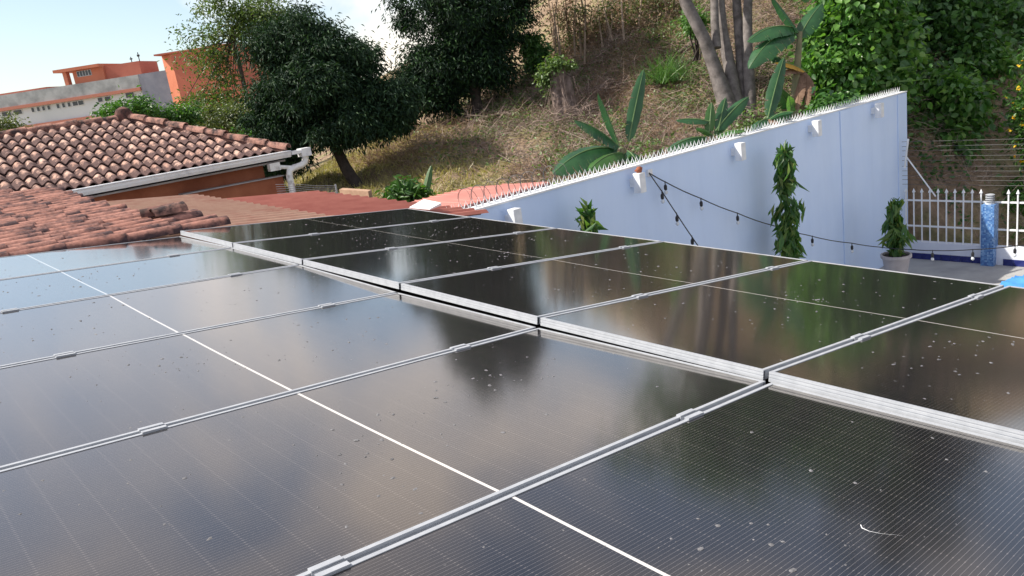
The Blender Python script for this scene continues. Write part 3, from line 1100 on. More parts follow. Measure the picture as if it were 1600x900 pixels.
# ridge and hip caps
cap = barrel_tile(0.50, 0.085, 0.105, 0.018, 8, 'ridge_tile')
A_ = Vector((apx, NY1, NZ1 + 0.06))
B_ = Vector((cx_ - 0.02, NY0 - 0.02, NZ0 + 0.05))
hd = (B_ - A_).normalized()
n_h = int((B_ - A_).length / 0.42)
for i in range(n_h):
    p = A_ + hd * ((B_ - A_).length * i / n_h)
    place_tile('hip_tile', cap, M['tile_cap'], nb, p + Vector((0, 0, .03 + random.uniform(0, .015))), hd + Vector((0, 0, .05)), (0, 0, 1), random.uniform(-.08, .08))
for i in range(9):
    p = Vector((apx - 0.43 * i - 0.48, NY1, NZ1 + 0.045 + random.uniform(0, .012)))
    place_tile('ridge_tile', cap, M['mortar'], nb, p, Vector((1, 0, 0.03)), (0, 0, 1), random.uniform(-.06, .06))
b = MB()
b.tube([A_ + Vector((0, 0, .0)), B_ + Vector((0, 0, .0))], 0.085, 8)
b.tube([(apx, NY1, NZ1 + 0.02), (apx - 4.5, NY1, NZ1 + 0.02)], 0.10, 8)
autosmooth(b.build('mortar_bed', M['mortar'], nb), 60)
b = MB()
b.lathe((apx, NY1, NZ1 + 0.02), [(0.16, 0), (0.175, 0.12), (0.125, 0.22), (0.04, 0.26)], 10)
autosmooth(b.build('apex_tile', M['tile_pan'], nb))
# eave: soffit, gutter, fascia
b = MB()
b.box(((cx_ - 4) / 2, NY0 + 0.16, NZ0 - 0.115), (cx_ + 3.9, 0.34, 0.03))
b.build('soffit', M['soffit'], nb)
b = MB()
prof = [(-0.005, 0.0), (-0.115, 0.0), (-0.12, -0.012), (-0.10, -0.02), (-0.10, -0.055), (-0.085, -0.095), (-0.02, -0.10), (-0.005, -0.08)]
vs = []
for x in (-4.0, cx_ + 0.02):
    for (oy, oz) in prof:
        vs.append((x, NY0 - 0.04 + oy * U, NZ0 + 0.055 + oz * U))
n = len(prof)
b.add(vs, [(i, (i + 1) % n, n + (i + 1) % n, n + i) for i in range(n)] + [tuple(range(n)), tuple(range(2 * n - 1, n - 1, -1))])
b.build('gutter', M['gutter'], nb)
b = MB()
b.box((cx_ + 0.2, NY0 - 0.11, NZ0 + 0.0), (0.34, 0.16, 0.06))
b.box((cx_ + 0.31, NY0 - 0.11, NZ0 - 0.025), (0.19, 0.19, 0.15))
b.build('gutter_outlet', M['gutter'], nb)
gx = cx_ + 0.31
gy = NY0 - 0.11
b = MB()
pb = at(440, 303, 1, gy)
b.tube([(gx, gy, NZ0 - 0.05), (gx, gy, NZ0 - 0.13), (gx - 0.03, gy, NZ0 - 0.21), (gx - 0.12, gy, NZ0 - 0.255), (gx - 0.27, gy, NZ0 - 0.27), (gx - 0.36, gy, NZ0 - 0.31), (gx - 0.39, gy, NZ0 - 0.41), (gx - 0.39, gy, float(pb[2]) - 0.6)], 0.06, 12)
autosmooth(b.build('downpipe', M['pipe'], nb), 60)
b = MB()
b.tube([(gx - 0.3, gy, NZ0 - 0.26), (gx - 0.62, gy + 0.05, NZ0 - 0.19)], 0.036, 8)
b.box((gx - 0.62, gy + 0.06, NZ0 - 0.19), (0.2, 0.12, 0.14))
b.build('pipe_bracket', M['pipe'], nb)
# walls: a dim upper wall and a lighter lower block with a slanting coping
wx1 = cx_ - 0.15
b = MB()
b.hexa([(-3.8, NY0 + 0.22, 0.2), (wx1 - .25, NY0 + 0.22, 0.2), (wx1 - .25, 19.2, 0.2), (-3.8, 19.2, 0.2),
        (-3.8, NY0 + 0.22, NZ0 - 0.13), (wx1 - .25, NY0 + 0.22, NZ0 - 0.13), (wx1 - .25, 19.2, NZ0 - 0.13), (-3.8, 19.2, NZ0 - 0.13)])
b.build('wall', M['terracotta_wall'], nb)
w0 = at(285, 305, 1, NY0 + 0.02); w1 = at(433, 277, 1, NY0 + 0.02)
b = MB()
yy0, yy1 = NY0 + 0.02, NY0 + 0.215
b.hexa([(w0[0], yy0, 2.0), (wx1, yy0, 2.0), (wx1, yy1, 2.0), (w0[0], yy1, 2.0),
        (w0[0], yy0, w0[2]), (wx1, yy0, w1[2]), (wx1, yy1, w1[2]), (w0[0], yy1, w0[2])])
b.build('lower_wall', M['terracotta_wall'], nb)
b = MB()
b.hexa([(w0[0], yy0 - .05, w0[2] + .002), (wx1 + .01, yy0 - .05, w1[2] + .002), (wx1 + .01, yy1 - .003, w1[2] + .002), (w0[0], yy1 - .003, w0[2] + .002),
        (w0[0], yy0 - .05, w0[2] + .02), (wx1 + .01, yy0 - .05, w1[2] + .02), (wx1 + .01, yy1 - .003, w1[2] + .02), (w0[0], yy1 - .003, w0[2] + .02)])
b.build('coping', M['soffit'], nb)

# ------------------------------------------------------------------ blue boundary wall with spikes and lamps
WY = 7.75
WT = 2.64
WX1 = 18.0
bw = thing('boundary_wall', (12, WY, -1.0), 'long pale blue boundary wall with white spikes on top', 'wall')
b = MB()
b.box(((5.3 + WX1) / 2, WY + 0.1, (WT - 1.0) / 2), (WX1 - 5.3, 0.2, WT + 1.0))
b.build('wall_body', M['wall_blue'], bw)
b = MB()
b.box(((5.3 + WX1) / 2, WY + 0.1, WT + 0.012), (WX1 - 5.3 + 0.02, 0.235, 0.024))
b.build('wall_cap', M['white_metal'], bw)
def wallx(px, py):
    return float(at(px, py, 1, WY)[0])
for px, py in ((1322, 250), (1409, 200)):
    xx = wallx(px, py)
    b = MB()
    b.box((xx, WY - 0.012, (WT - 1.0) / 2 - 0.005), (0.42, 0.02, WT + 0.985))
    b.build('pilaster', M['wall_blue'], bw)
sp_ = thing('spike_strip', (12, WY + 0.1, WT + 0.024), 'white metal anti-climb spike strip along the top of the blue wall', 'spikes')
m_ = MB()
def spike_mesh():
    mb = MB()
    for sx, sy in ((-1, 0.3), (1, -0.3)):
        mb.add([(-0.008, -0.006, 0), (0.008, -0.006, 0), (0.008, 0.006, 0), (-0.008, 0.006, 0), (sx * 0.04, sy * 0.05, 0.125)],
               [(0, 1, 4), (1, 2, 4), (2, 3, 4), (3, 0, 4)])
    mb.box((0, 0, 0.004), (0.095, 0.05, 0.008))
    return mb.mesh('spike')
sm = spike_mesh()
sm.materials.append(M['white_metal'])
xx = 5.62
while xx < WX1 - 0.05:
    o = link('spike', sm, sp_, None, (xx - 12, 0, 0))
    o.rotation_euler = (random.uniform(-.08, .08), random.uniform(-.05, .05), random.uniform(-.12, .12))
    xx += 0.102

lamp_px = [(803, 326, 343), (998, 270, 306), (1156, 223, 257), (1276, 188, 218), (1374, 161, 188)]
lamp_lab = ['white box wall lamp at the low left end of the blue wall', 'white box wall lamp with a small brown clump on its top', 'white box wall lamp between the string light and the tall climbing plant', 'white box wall lamp above the tall drooping plant', 'white box wall lamp nearest the far end of the blue wall']
for (px, ya, yb), lab in zip(lamp_px, lamp_lab):
    p = at(px, ya, 1, WY - 0.15)
    ztop = float(p[2])
    h = 0.29
    x = float(p[0])
    t = thing('wall_lamp', (x, WY, ztop - h), lab, 'wall lamp', 'white lamps on the blue wall')
    b = MB()
    b.box((x, WY - 0.15, ztop - h / 2), (0.13, 0.13, h))
    lb = b.build('lamp_body', M['white_metal'], t)
    md = lb.modifiers.new('bevel', 'BEVEL'); md.width = 0.008; md.segments = 2
    b = MB()
    b.box((x, WY - 0.0425, ztop - h / 2), (0.09, 0.085, 0.12))
    b.build('wall_bracket', M['white_metal'], t)
    if lab.startswith('white box wall lamp with'):
        rr_ = np.random.default_rng(3)
        b = MB()
        vs = []
        b.lathe((x + 0.02, WY - 0.14, ztop + 0.001), [(0.035, 0), (0.055, 0.03), (0.05, 0.06), (0.02, 0.085)], 9)
        b.v = [(a + rr_.normal() * .006, c + rr_.normal() * .006, max(ztop + 0.001, d + rr_.normal() * .004)) for a, c, d in b.v]
        tag(autosmooth(b.build('brown_clump', M['terracotta_wall']), 70), 'small reddish brown clump sitting on the second wall lamp', 'clump')

# ------------------------------------------------------------------ red lean-to behind the wall
sh = thing('shed', (7.0, 9.0, 0.5), 'low shed with a salmon red metal roof behind the blue wall', 'shed')
s0 = at(716, 324, 1, 8.25); s1 = at(858, 285, 1, 8.25)
s2 = at(852, 283.5, 1, 8.9); s3 = at(735, 292, 1, 10.4); s4 = at(636, 317, 1, 9.6)
b = MB()
th = np.array([0, 0, 0.03])
top = [s0, s1, s2, s3, s4]
b.add([p - th for p in top] + top, [(4, 3, 2, 1, 0), (5, 6, 7, 8, 9)] + [(i, (i + 1) % 5, 5 + (i + 1) % 5, 5 + i) for i in range(5)])
b.build('roof_sheet', M['shed_red'], sh)
for i in range(1, 9):                      # standing seams
    t = i / 9
    a = s0 * (1 - t) + s1 * t
    c = s4 * (1 - t) + s3 * t if t < .8 else s3 * (1 - (t - .8) * 5) + s2 * (t - .8) * 5
    b = MB()
    b.tube([a + [0, 0, .004], c + [0, 0, .004]], 0.010, 5)
    b.build('roof_seam', M['shed_red'], sh)
b = MB()
b.hexa([s0 - [0, 0.0, 0.9], s1 - [0, 0.0, 0.9], s1 + [0, .05, -0.9], s0 + [0, .05, -.9], s0 - [0, 0, .035], s1 - [0, 0, .035], s1 + [0, .05, -.035], s0 + [0, .05, -.035]])
b.build('fascia', M['shed_grey'], sh)
b = MB()
b.hexa([(5.7, 8.32, 0.3), (8.3, 8.32, 0.3), (8.3, 9.0, 0.3), (5.7, 10.0, 0.3), (5.7, 8.32, 2.35), (8.3, 8.32, 2.35), (8.3, 9.0, 2.35), (5.7, 10.0, 2.35)])
b.build('shed_wall', M['terracotta_wall'], sh)
# razor wire coil above the shed roof
b = MB()
pts = []
ca = at(720, 312, 1, 8.15); cb = at(880, 268, 1, 8.15)
turns = 17
for i in range(turns * 14 + 1):
    t = i / (turns * 14)
    a = 2 * PI * turns * t
    c = ca * (1 - t) + cb * t
    pts.append((c[0] + 0.05 * math.cos(a * 0.5), c[1] + 0.13 * math.cos(a), c[2] + 0.13 * math.sin(a)))
b.tube(pts, 0.0032, 4)
tag(b.build('razor_wire_coil', M['wire_dark']), 'thin coil of razor wire looping above the salmon red shed roof', 'razor wire')

# ------------------------------------------------------------------ wire fence stub and tan wall behind the roof edge
wf = thing('wire_fence', at(470, 303, 1, 12.2), 'short barbed wire fence between the downpipe and the leaning tree trunk', 'fence')
posts = [(458, 285, 12.0), (524, 288, 12.0)]
pp = []
for px, py, Y in posts:
    p = at(px, py, 1, Y)
    b = MB()
    b.tube([(p[0], p[1], 2.0), p], 0.018, 6)
    b.build('fence_post', M['wire'], wf)
    pp.append(p)
pl = at(430, 286, 1, 12.0)
for k in range(6):
    dz = np.array([0, 0, -0.025 - 0.035 * k])
    b = MB()
    b.tube([pl + dz, pp[0] + dz, (pp[0] + pp[1]) / 2 + dz + [0, 0, -.015], pp[1] + dz], 0.004, 4)
    b.build('fence_wire', M['wire'], wf)
b = MB()
q0 = at(530, 296, 1, 11.4); q1 = at(575, 299, 1, 10.6)
b.hexa([q0 - [0, 0, .5], q1 - [0, 0, .5], q1 + [0.12, .1, -.5], q0 + [0.12, .1, -.5], q0, q1, q1 + [0.12, .1, 0], q0 + [0.12, .1, 0]])
tag(b.build('garden_wall', M['tan_wood']), 'low tan rendered wall end beyond the red roof edge', 'wall')

# ------------------------------------------------------------------ terrace fence on the right
FZ = -0.94
fb0 = at(1414, 405, 2, FZ); fb1 = at(1600, 425, 2, FZ)
FX = 17.55
def fencey(px, py):
    return float(at(px, py, 0, FX)[1])
fn = thing('picket_fence', (FX, 5.0, FZ), 'white metal picket fence on a low white wall beyond the terrace', 'fence')
ya_, yb_ = 7.66, 1.2
def fz(px, py):
    return float(at(px, py, 0, FX)[2])
z_base = FZ
z_curb = fz(1480, 381)
z_r1 = fz(1480, 356)
z_r2 = fz(1480, 315)
z_tip = fz(1480, 295)
b = MB()
b.box((FX + 0.08, (ya_ + yb_) / 2, (z_base - .2 + z_curb) / 2), (0.16, ya_ - yb_, z_curb - z_base + .2))
b.build('base_wall', M['fence_wall'], fn)
for zr_ in (z_r1, z_r2):
    b = MB()
    b.box((FX + 0.06, (ya_ + yb_) / 2, zr_), (0.03, ya_ - yb_, 0.035))
    b.build('fence_rail', M['white_metal'], fn)
pk = MB()
hgt = z_tip - z_curb + 0.03
pk.box((0, 0, hgt / 2 - 0.04), (0.024, 0.024, hgt - 0.08))
pk.add([(-.028, -.028, hgt - .085), (.028, -.028, hgt - .085), (.028, .028, hgt - .085), (-.028, .028, hgt - .085), (0, 0, hgt), (0, 0, hgt - .11)],
       [(0, 1, 4), (1, 2, 4), (2, 3, 4), (3, 0, 4), (1, 0, 5), (2, 1, 5), (3, 2, 5), (0, 3, 5)])
pm = pk.mesh('picket')
pm.materials.append(M['white_metal'])
yp0 = fencey(1547, 360)
yy = 7.6
stepy = abs(fencey(1421, 330) - fencey(1525, 330)) / 8
while yy > yb_:
    if abs(yy - yp0) > 0.15:
        link('picket', pm, fn, None, (0.035, yy - 5.0, z_curb - 0.03 - FZ))
    yy -= stepy
# dark blue skirting tiles
yy = 7.66
tw = 0.2
tm = MB().box((0, 0, 0), (0.02, tw - 0.008, 0.13)).mesh('skirting_tile')
tm.materials.append(M['blue_tile'])
while yy - tw > yb_:
    if abs(yy - tw / 2 - yp0) > 0.18:
        link('skirting_tile', tm, fn, None, (-0.011, yy - tw / 2 - 5.0, 0.067))
    yy -= tw

def mat_mosaic():
    m, nt, N, L, B = new_mat('blue_mosaic')
    tc = N.new('ShaderNodeTexCoord')
    sc_ = N.new('ShaderNodeVectorMath')
    sc_.operation = 'SCALE'
    sc_.inputs[3].default_value = 34.0
    L.new(tc.outputs['Object'], sc_.inputs[0])
    fl = N.new('ShaderNodeVectorMath')
    fl.operation = 'FLOOR'
    L.new(sc_.outputs[0], fl.inputs[0])
    wn_ = N.new('ShaderNodeTexWhiteNoise')
    L.new(fl.outputs[0], wn_.inputs['Vector'])
    r = ramp(N, [(0, (0.05, 0.12, 0.32)), (0.4, (0.08, 0.19, 0.43)), (0.75, (0.13, 0.27, 0.52)), (1, (0.26, 0.40, 0.60))])
    L.new(wn_.outputs['Value'], r.inputs['Fac'])
    L.new(r.outputs['Color'], B.inputs['Base Color'])
    B.inputs['Roughness'].default_value = 0.3
    return m
M['mosaic'] = mat_mosaic()
pt = thing('mosaic_post', (FX - 0.02, yp0, FZ), 'square post clad in small blue mosaic tiles in the picket fence', 'post')
zpt = fz(1550, 318)
b = MB()
b.box((FX - 0.03, yp0, (FZ + zpt) / 2), (0.24, 0.24, zpt - FZ))
b.build('mosaic_body', M['mosaic'], pt)
bl = thing('post_lamp', (FX - 0.03, yp0, zpt), 'small louvred silver lamp on top of the blue mosaic post', 'lamp')
b = MB()
b.lathe((FX - 0.03, yp0, zpt + 0.001), [(0.085, 0), (0.085, 0.02), (0.05, 0.025), (0.05, 0.2)], 12)
b.build('lamp_core', M['bulb'], bl)
for k in range(4):
    b = MB()
    b.lathe((FX - 0.03, yp0, zpt + 0.045 + 0.045 * k), [(0.085, 0), (0.088, 0.008), (0.055, 0.022)], 14)
    b.build('louvre_ring', M['alu'], bl)
# electric / barbed wires above
ws = thing('security_wire', (FX + 0.3, 6.0, z_tip), 'ten thin strands of security wire strung above the white picket fence', 'wire')
for py in (220, 228, 235, 244, 251, 260.5, 268, 276, 282.5, 290):
    z = fz(1500, py) 
    b = MB()
    b.tube([(FX + 0.1, 7.7, z), (FX + 0.1, 5.6, z - 0.012), (FX + 0.1, 3.4, z), (FX + 0.1, 0.5, z - .01)], 0.0042, 4)
    b.build('wire_strand', M['wire_dark'], ws)
b = MB()
b.tube([at(1413.5, 262, 0, FX + 0.03), at(1419, 217, 0, FX + 0.03)], 0.022, 6)
b.build('wire_post', M['white_metal'], ws)
b = MB()
b.tube([at(1417, 246, 0, FX + 0.04), at(1462, 307, 0, FX + 0.04)], 0.016, 6)
b.build('brace_pole', M['white_metal'], ws)

# blue tarpaulin at the terrace edge
def tarp():
    rr_ = np.random.default_rng(5)
    c = [at(1556, 447, 2, -0.86), at(1586, 431, 2, -0.72), at(1660, 420, 2, -0.72), at(1660, 470, 2, -0.86)]
    n = 14
    V = []
    for j in range(n):
        for i in range(n):
            s, t = i / (n - 1), j / (n - 1)
            p = (c[0] * (1 - s) + c[3] * s) * (1 - t) + (c[1] * (1 - s) + c[2] * s) * t
            V.append(p + np.array([0, 0, rr_.normal() * 0.012 + 0.02 * math.sin(9 * s + 4 * t)]))
    mb = MB()
    k = n * n
    mb.add(V + [v - np.array([0, 0, .012]) for v in V], [(j * n + i, j * n + i + 1, (j + 1) * n + i + 1, (j + 1) * n + i) for j in range(n - 1) for i in range(n - 1)] +
           [(k + j * n + i, k + (j + 1) * n + i, k + (j + 1) * n + i + 1, k + j * n + i + 1) for j in range(n - 1) for i in range(n - 1)])
    tag(autosmooth(mb.build('tarpaulin', M['tarp']), 60), 'bright light blue tarpaulin spread on the terrace at the right edge', 'tarpaulin')
tarp()

# ------------------------------------------------------------------ string lights
def string_light(pts, bulbs, label):
    """pts: (px,py,y) cable; bulbs: index positions (px,py,y)"""
    P = [at(a, b_, 1, y) for a, b_, y in pts]
    t = thing('string_light', P[0], label, 'string light', 'black string lights on the terrace')
    b = MB()
    Q = []
    for i in range(len(P) - 1):
        for k in range(4):
            s = k / 4
            Q.append(P[i] * (1 - s) + P[i + 1] * s + np.array([0, 0, -0.03 * math.sin(PI * s) * np.linalg.norm(P[i + 1] - P[i]) / 2]))
    Q.append(P[-1])
    b.tube(Q, 0.009, 5)
    b.build('cable', M['black'], t)
    for a, b_, y in bulbs:
        p = at(a, b_, 1, y)
        c = MB()
        c.tube([p + [0, 0, .01], p + [0, 0, -.05]], 0.008, 5)
        c.lathe(p + [0, 0, -.13], [(0.014, 0), (0.024, 0.012), (0.026, 0.06), (0.016, 0.085)], 8)
        so = c.build('bulb_socket', M['black'], t)
        c = MB()
        c.lathe(p + [0, 0, -.195], [(0.008, 0), (0.026, 0.018), (0.028, 0.04), (0.015, 0.064)], 8)
        autosmooth(c.build('bulb', M['bulb'], so), 80)
    return t
s1p = [(1014, 270, 7.72), (1039, 284, 7.66), (1095, 310, 7.6), (1152, 333, 7.55), (1210, 353, 7.5), (1262, 367.5, 7.45), (1331, 380, 7.3), (1373, 386, 7.0), (1425, 390, 6.3), (1457, 391.5, 5.9), (1520, 390, 5.2), (1586, 384.5, 4.6), (1640, 377, 4.2)]
string_light(s1p, [(1039, 284, 7.66), (1095, 310, 7.6), (1152, 333, 7.55), (1269, 369, 7.43), (1331, 380, 7.3), (1457, 391.5, 5.9), (1520, 390, 5.2), (1586, 384.5, 4.6)], 'long black string light from the wall bracket past the plants to the fence')
s2p = [(1014, 270, 7.71), (1035, 300, 7.6), (1057, 334, 7.45), (1081, 370, 7.3), (1092, 386, 7.2)]
string_light(s2p, [(1034, 298, 7.6), (1057, 333, 7.45), (1081, 369, 7.3)], 'short black string light dropping steeply down from the wall bracket')
b = MB()
p = at(1013, 270, 1, WY)
b.box((p[0], WY - 0.02, p[2]), (0.10, 0.04, 0.10))
tag(b.build('cable_bracket', M['white_metal']), 'small square white bracket on the blue wall where the string lights start', 'bracket')

# ------------------------------------------------------------------ plants on the terrace
def drooping_plant(px, pytop, pybot, width_px, Y, label, potted, n=900, seed=1, taper=0.5):
    rng = np.random.default_rng(seed)
    a = at(px, pytop, 1, Y); c = at(px, pybot, 1, Y)
    depth = float((RC[2] @ (c - CAM)))
    w = width_px / F_PX * depth / 2
    if not potted:
        c[2] = -0.94 + 0.44
        n = int(n * float(a[2] - c[2]) / 1.9) if n > 800 else int(n * 2.2)
    h = float(a[2] - c[2])
    root = thing('potted_plant', (c[0], Y, c[2]), label, 'plant', 'drooping plants along the blue wall')
    b = MB()
    b.tube([(c[0], Y, c[2] - 0.1), (c[0] + .02, Y + .01, c[2] + h * .5), (c[0], Y, c[2] + h * .96)], [0.022, 0.016, 0.006], 6)
    b.build('stem', M['bark_dark'], root)
    # whorls: twigs with hanging leaves
    P, D = [], []
    nt_ = max(14, n // 22)
    tw = MB()
    for i in range(nt_):
        t = rng.random() if rng.random() < 0.6 else (i + rng.random()) / nt_
        ang = rng.random() * 6.28
        rr = w * (0.25 + 0.95 * rng.random()) * (1 - taper * t * t) * (0.75 + 0.35 * math.sin(9 * t + seed))
        e = np.array([c[0] + rr * math.cos(ang), Y + rr * 0.8 * math.sin(ang), c[2] + h * t * (0.9 + 0.14 * rng.random())])
        e[1] = min(e[1], WY - 0.1)
        b0 = np.array([c[0], Y, c[2] + h * t * 0.97 + 0.02])
        tw.tube([b0, (b0 + e) / 2 + [0, 0, .05], e], 0.004, 4)
        m_ = n // nt_
        s = rng.random(m_)[:, None]
        q = b0 * (1 - s) + e * s + rng.normal(size=(m_, 3)) * 0.05
        q[:, 2] -= 0.06 * s[:, 0]
        P.append(q)
        D.append(np.repeat((e - b0)[None] / max(.05, np.linalg.norm(e - b0)), m_, 0))
    tw.build('twigs', M['bark_dark'], root)
    P = np.concatenate(P); D = np.concatenate(D)
    P[:, 1] = np.minimum(P[:, 1], WY - 0.06)
    leaves_obj('foliage', leaf_geo(P, 0.25, 0.26, 1.3, 0.4, 0.06, rng, 0.5, D * 0.7), M['drip'], root, 'stuff')
    if True:
        pr = 0.27 if potted else 0.2
        prof = [(pr * .72, -0.44), (pr * .95, -0.06), (pr * 1.06, -0.06), (pr * 1.06, 0.0), (pr * .94, 0.0), (pr * .92, -0.05)]
        b = MB(); b.lathe((c[0], Y, c[2]), prof, 20)
        autosmooth(b.build('pot', M['pot'], root))
        b = MB(); b.lathe((c[0], Y, c[2] - 0.08), [(pr * .9, 0), (pr * .9, 0.045)], 16)
        b.build('soil', M['soil'], root)
    return root
drooping_plant(1236, 232, 440, 74, 7.25, 'tall drooping green plant climbing the blue wall past the string light', False, 860, 2, 0.35)
drooping_plant(925, 322, 400, 44, 7.35, 'small drooping plant whose top shows above the panel edge', False, 420, 3, 0.2)
drooping_plant(1400, 318, 397, 52, 6.9, 'potted drooping plant in a greige pot by the fence corner', True, 430, 4, 0.6)

# ------------------------------------------------------------------ distant school-like building
BD = 120.0
bo = atd(230, 150, BD)
fe = Vector((0.743, -0.655, 0)).normalized()
fe = Matrix.Rotation(math.radians(-4), 3, 'Z') @ fe           # right end a little nearer
fnrm = Vector((fe.y, -fe.x, 0))                                 # towards the camera
if fnrm.dot(Vector((-bo[0], -bo[1], 0))) < 0: fnrm = -fnrm
def fac(px, py, off=0.0):
    """pixel -> (s, z) on the facade plane shifted by off towards the camera"""
    r = ray(px, py)
    n = np.array(fnrm); P0 = bo + n * off
    p = CAM + r * (((P0 - CAM) @ n) / (r @ n))
    return float((p - bo) @ np.array(fe)), float(p[2])
FR = Matrix((fe, fnrm, Vector((0, 0, 1)))).transposed()
def fbox(mb, s0, s1, z0, z1, d0, d1):
    c = Vector(bo) + fe * ((s0 + s1) / 2) + fnrm * ((d0 + d1) / 2)
    mb.box((c.x, c.y, (z0 + z1) / 2), (abs(s1 - s0), abs(d1 - d0), abs(z1 - z0)), FR)
    return mb
M['b_white'] = mat_var('bldg_white', (0.55, 0.60, 0.62), (0.66, 0.70, 0.72), 0.12, 0.9)
M['b_grey'] = mat_var('bldg_grey_concrete', (0.22, 0.24, 0.25), (0.46, 0.49, 0.50), 0.5, 0.95, 0, 0, 0.2, 0.3, 0.6)
M['b_bluegrey'] = mat_var('bldg_bluegrey_panel', (0.20, 0.22, 0.28), (0.30, 0.32, 0.38), 0.4, 0.9)
M['b_orange'] = mat_var('bldg_orange', (0.48, 0.16, 0.095), (0.57, 0.21, 0.125), 0.25, 0.9, 0, 0, 0.2)
M['b_orange2'] = mat_var('bldg_dark_orange', (0.43, 0.135, 0.095), (0.50, 0.17, 0.115), 0.25, 0.9, 0, 0, 0.2)
M['b_pane'] = mat_plain('bldg_pane', (0.05, 0.06, 0.07), 0.25)
M['b_pink'] = mat_plain('bldg_pink_band', (0.52, 0.22, 0.16), 0.9)
bd = thing('school_building', (bo[0], bo[1], -10.0), 'long white and orange institutional building far behind the tiled roof', 'building')
sL = fac(-60, 160)[0]
sR, zPt = fac(217, 116.5)
_, zPb = fac(216, 137)
zg = -10.0
fbox(MB(), sL, sR + 1.0, zg, zPb + 0.01, -14, 0).build('wall', M['b_white'], bd)
fbox(MB(), sL, sR, zPb + 0.012, zPt, -14, 0.35).build('parapet', M['b_grey'], bd)
fbox(MB(), sL, sR - .1, zPb - 0.45, zPb + .008, 0.003, 0.5).build('pink_band', M['b_pink'], bd)
_, zb2 = fac(145, 181)
fbox(MB(), sL, fac(148, 181)[0], zb2 - 0.35, zb2 + 0.05, 0.003, 0.4).build('pink_band', M['b_pink'], bd)
s2_, _ = fac(250, 112)
fbox(MB(), sR + 0.004, s2_ + 1.5, zg, fac(235, 113.5)[1], -13.9, 0.3).build('end_panel', M['b_bluegrey'], bd)
def window(pxa, pxb, zt_, zb_):
    sa = fac(pxa, 170)[0]; sb = fac(pxb, 170)[0]
    w = fbox(MB(), sa, sb, zb_, zt_, 0.004, 0.10).build('window', M['b_white'], bd)
    n = max(1, int((sb - sa) / 0.85))
    for i in range(n):
        a = sa + (sb - sa) * i / n + 0.06; c = sa + (sb - sa) * (i + 1) / n - 0.06
        fbox(MB(), a, c, zb_ + 0.08, zt_ - 0.08, 0.104, 0.13).build('pane', M['b_pane'], w)
zu1 = zPb - 0.55; zu0 = zu1 - 0.75
for a, c in ((-30, -16), (1, 16), (20, 34), (49, 54), (58, 63), (66.5, 71.5), (75, 80), (90, 95), (99, 104), (108, 113), (116, 134), (157, 165), (168, 178), (202, 216)):
    window(a, c, zu1 if c < 200 else zu1 + .1, zu0 - 0.0)
zl1 = zb2 - 0.45; zl0 = zl1 - 0.62
for a, c in ((-25, -5), (5, 20), (44, 48.5), (58, 63), (67, 71.5), (75.5, 80.5), (84, 89), (93, 97.5), (99, 104), (108, 113), (117.5, 122), (124, 143)):
    window(a, c, zl1, zl0)
# rooftop rooms
sa, za = fac(94, 113); sb, zb_ = fac(142, 104); _, zc_ = fac(97, 135)
fbox(MB(), sa, sb, zPt - 0.3, zb_, -9, -3).build('roof_room', M['b_orange'], bd)
fbox(MB(), fac(70, 115)[0], sb, zb_ + .005, zb_ + 0.45, -9.5, -2.0).build('canopy', M['b_orange'], bd)
fbox(MB(), fac(82, 120)[0], fac(88, 120)[0], zPt - 0.3, zb_, -3.5, -2.6).build('column', M['b_orange'], bd)
sa2 = fac(101, 112)[0]; sb2 = fac(124, 110)[0]
w = fbox(MB(), sa2, sb2, zb_ - 1.0, zb_ - 0.15, -2.996, -2.9).build('window', M['b_white'], bd)
for i in range(5):
    a = sa2 + (sb2 - sa2) * i / 5 + 0.05; c = sa2 + (sb2 - sa2) * (i + 1) / 5 - .05
    fbox(MB(), a, c, zb_ - 0.95, zb_ - 0.2, -2.896, -2.87).build('pane', M['b_pane'], w)
s3_, z3_ = fac(198, 95)
fbox(MB(), sb + .006, s3_, zPt - 0.3, z3_, -9, -3.4).build('roof_room', M['b_orange2'], bd)
fbox(MB(), sL, fac(53, 140)[0], zPt - 0.3, fac(50, 137)[1], -8, -3).build('roof_room', M['b_orange2'], bd)
for px, h in ((191, 1.4), (178, 0.9)):
    s_ = fac(px, 95)[0]
    m_ = MB()
    fbox(m_, s_ - 0.05, s_ + 0.05, z3_, z3_ + h, -5.05, -4.95)
    fbox(m_, s_ - 0.2, s_ + 0.2, z3_ + h * .55, z3_ + h * .75, -5.06, -4.94)
    m_.build('antenna', M['black'], bd)
tw_ = thing('orange_tower', (bo[0], bo[1], -10.0), 'blocky orange tower at the right end of the white building', 'tower')
sa, za = fac(243, 88, 2.0); sb, _ = fac(362, 80, 2.0)
sm_, zm_ = fac(266, 84, 2.0)
fbox(MB(), sm_, sb, zg, zm_, -12, 2.0).build('tower_wall', M['b_orange2'], tw_)
b = MB()
q = [Vector(bo) + fe * sa + fnrm * 0.2, Vector(bo) + fe * (sm_ - .003) + fnrm * 2.0, Vector(bo) + fe * (sm_ - .003) - fnrm * 11.9, Vector(bo) + fe * sa - fnrm * 11.9]
b.hexa([(p.x, p.y, zg) for p in q] + [(p.x, p.y, zm_ - .02) for p in q])
b.build('tower_side', M['b_orange'], tw_)  # lighter orange than tower_wall: the sunlit side is put into the colour
fbox(MB(), sa - .15, sb + .15, zm_ + .003, zm_ + 0.22, -12.1, 2.2).build('tower_coping', M['b_orange2'], tw_)

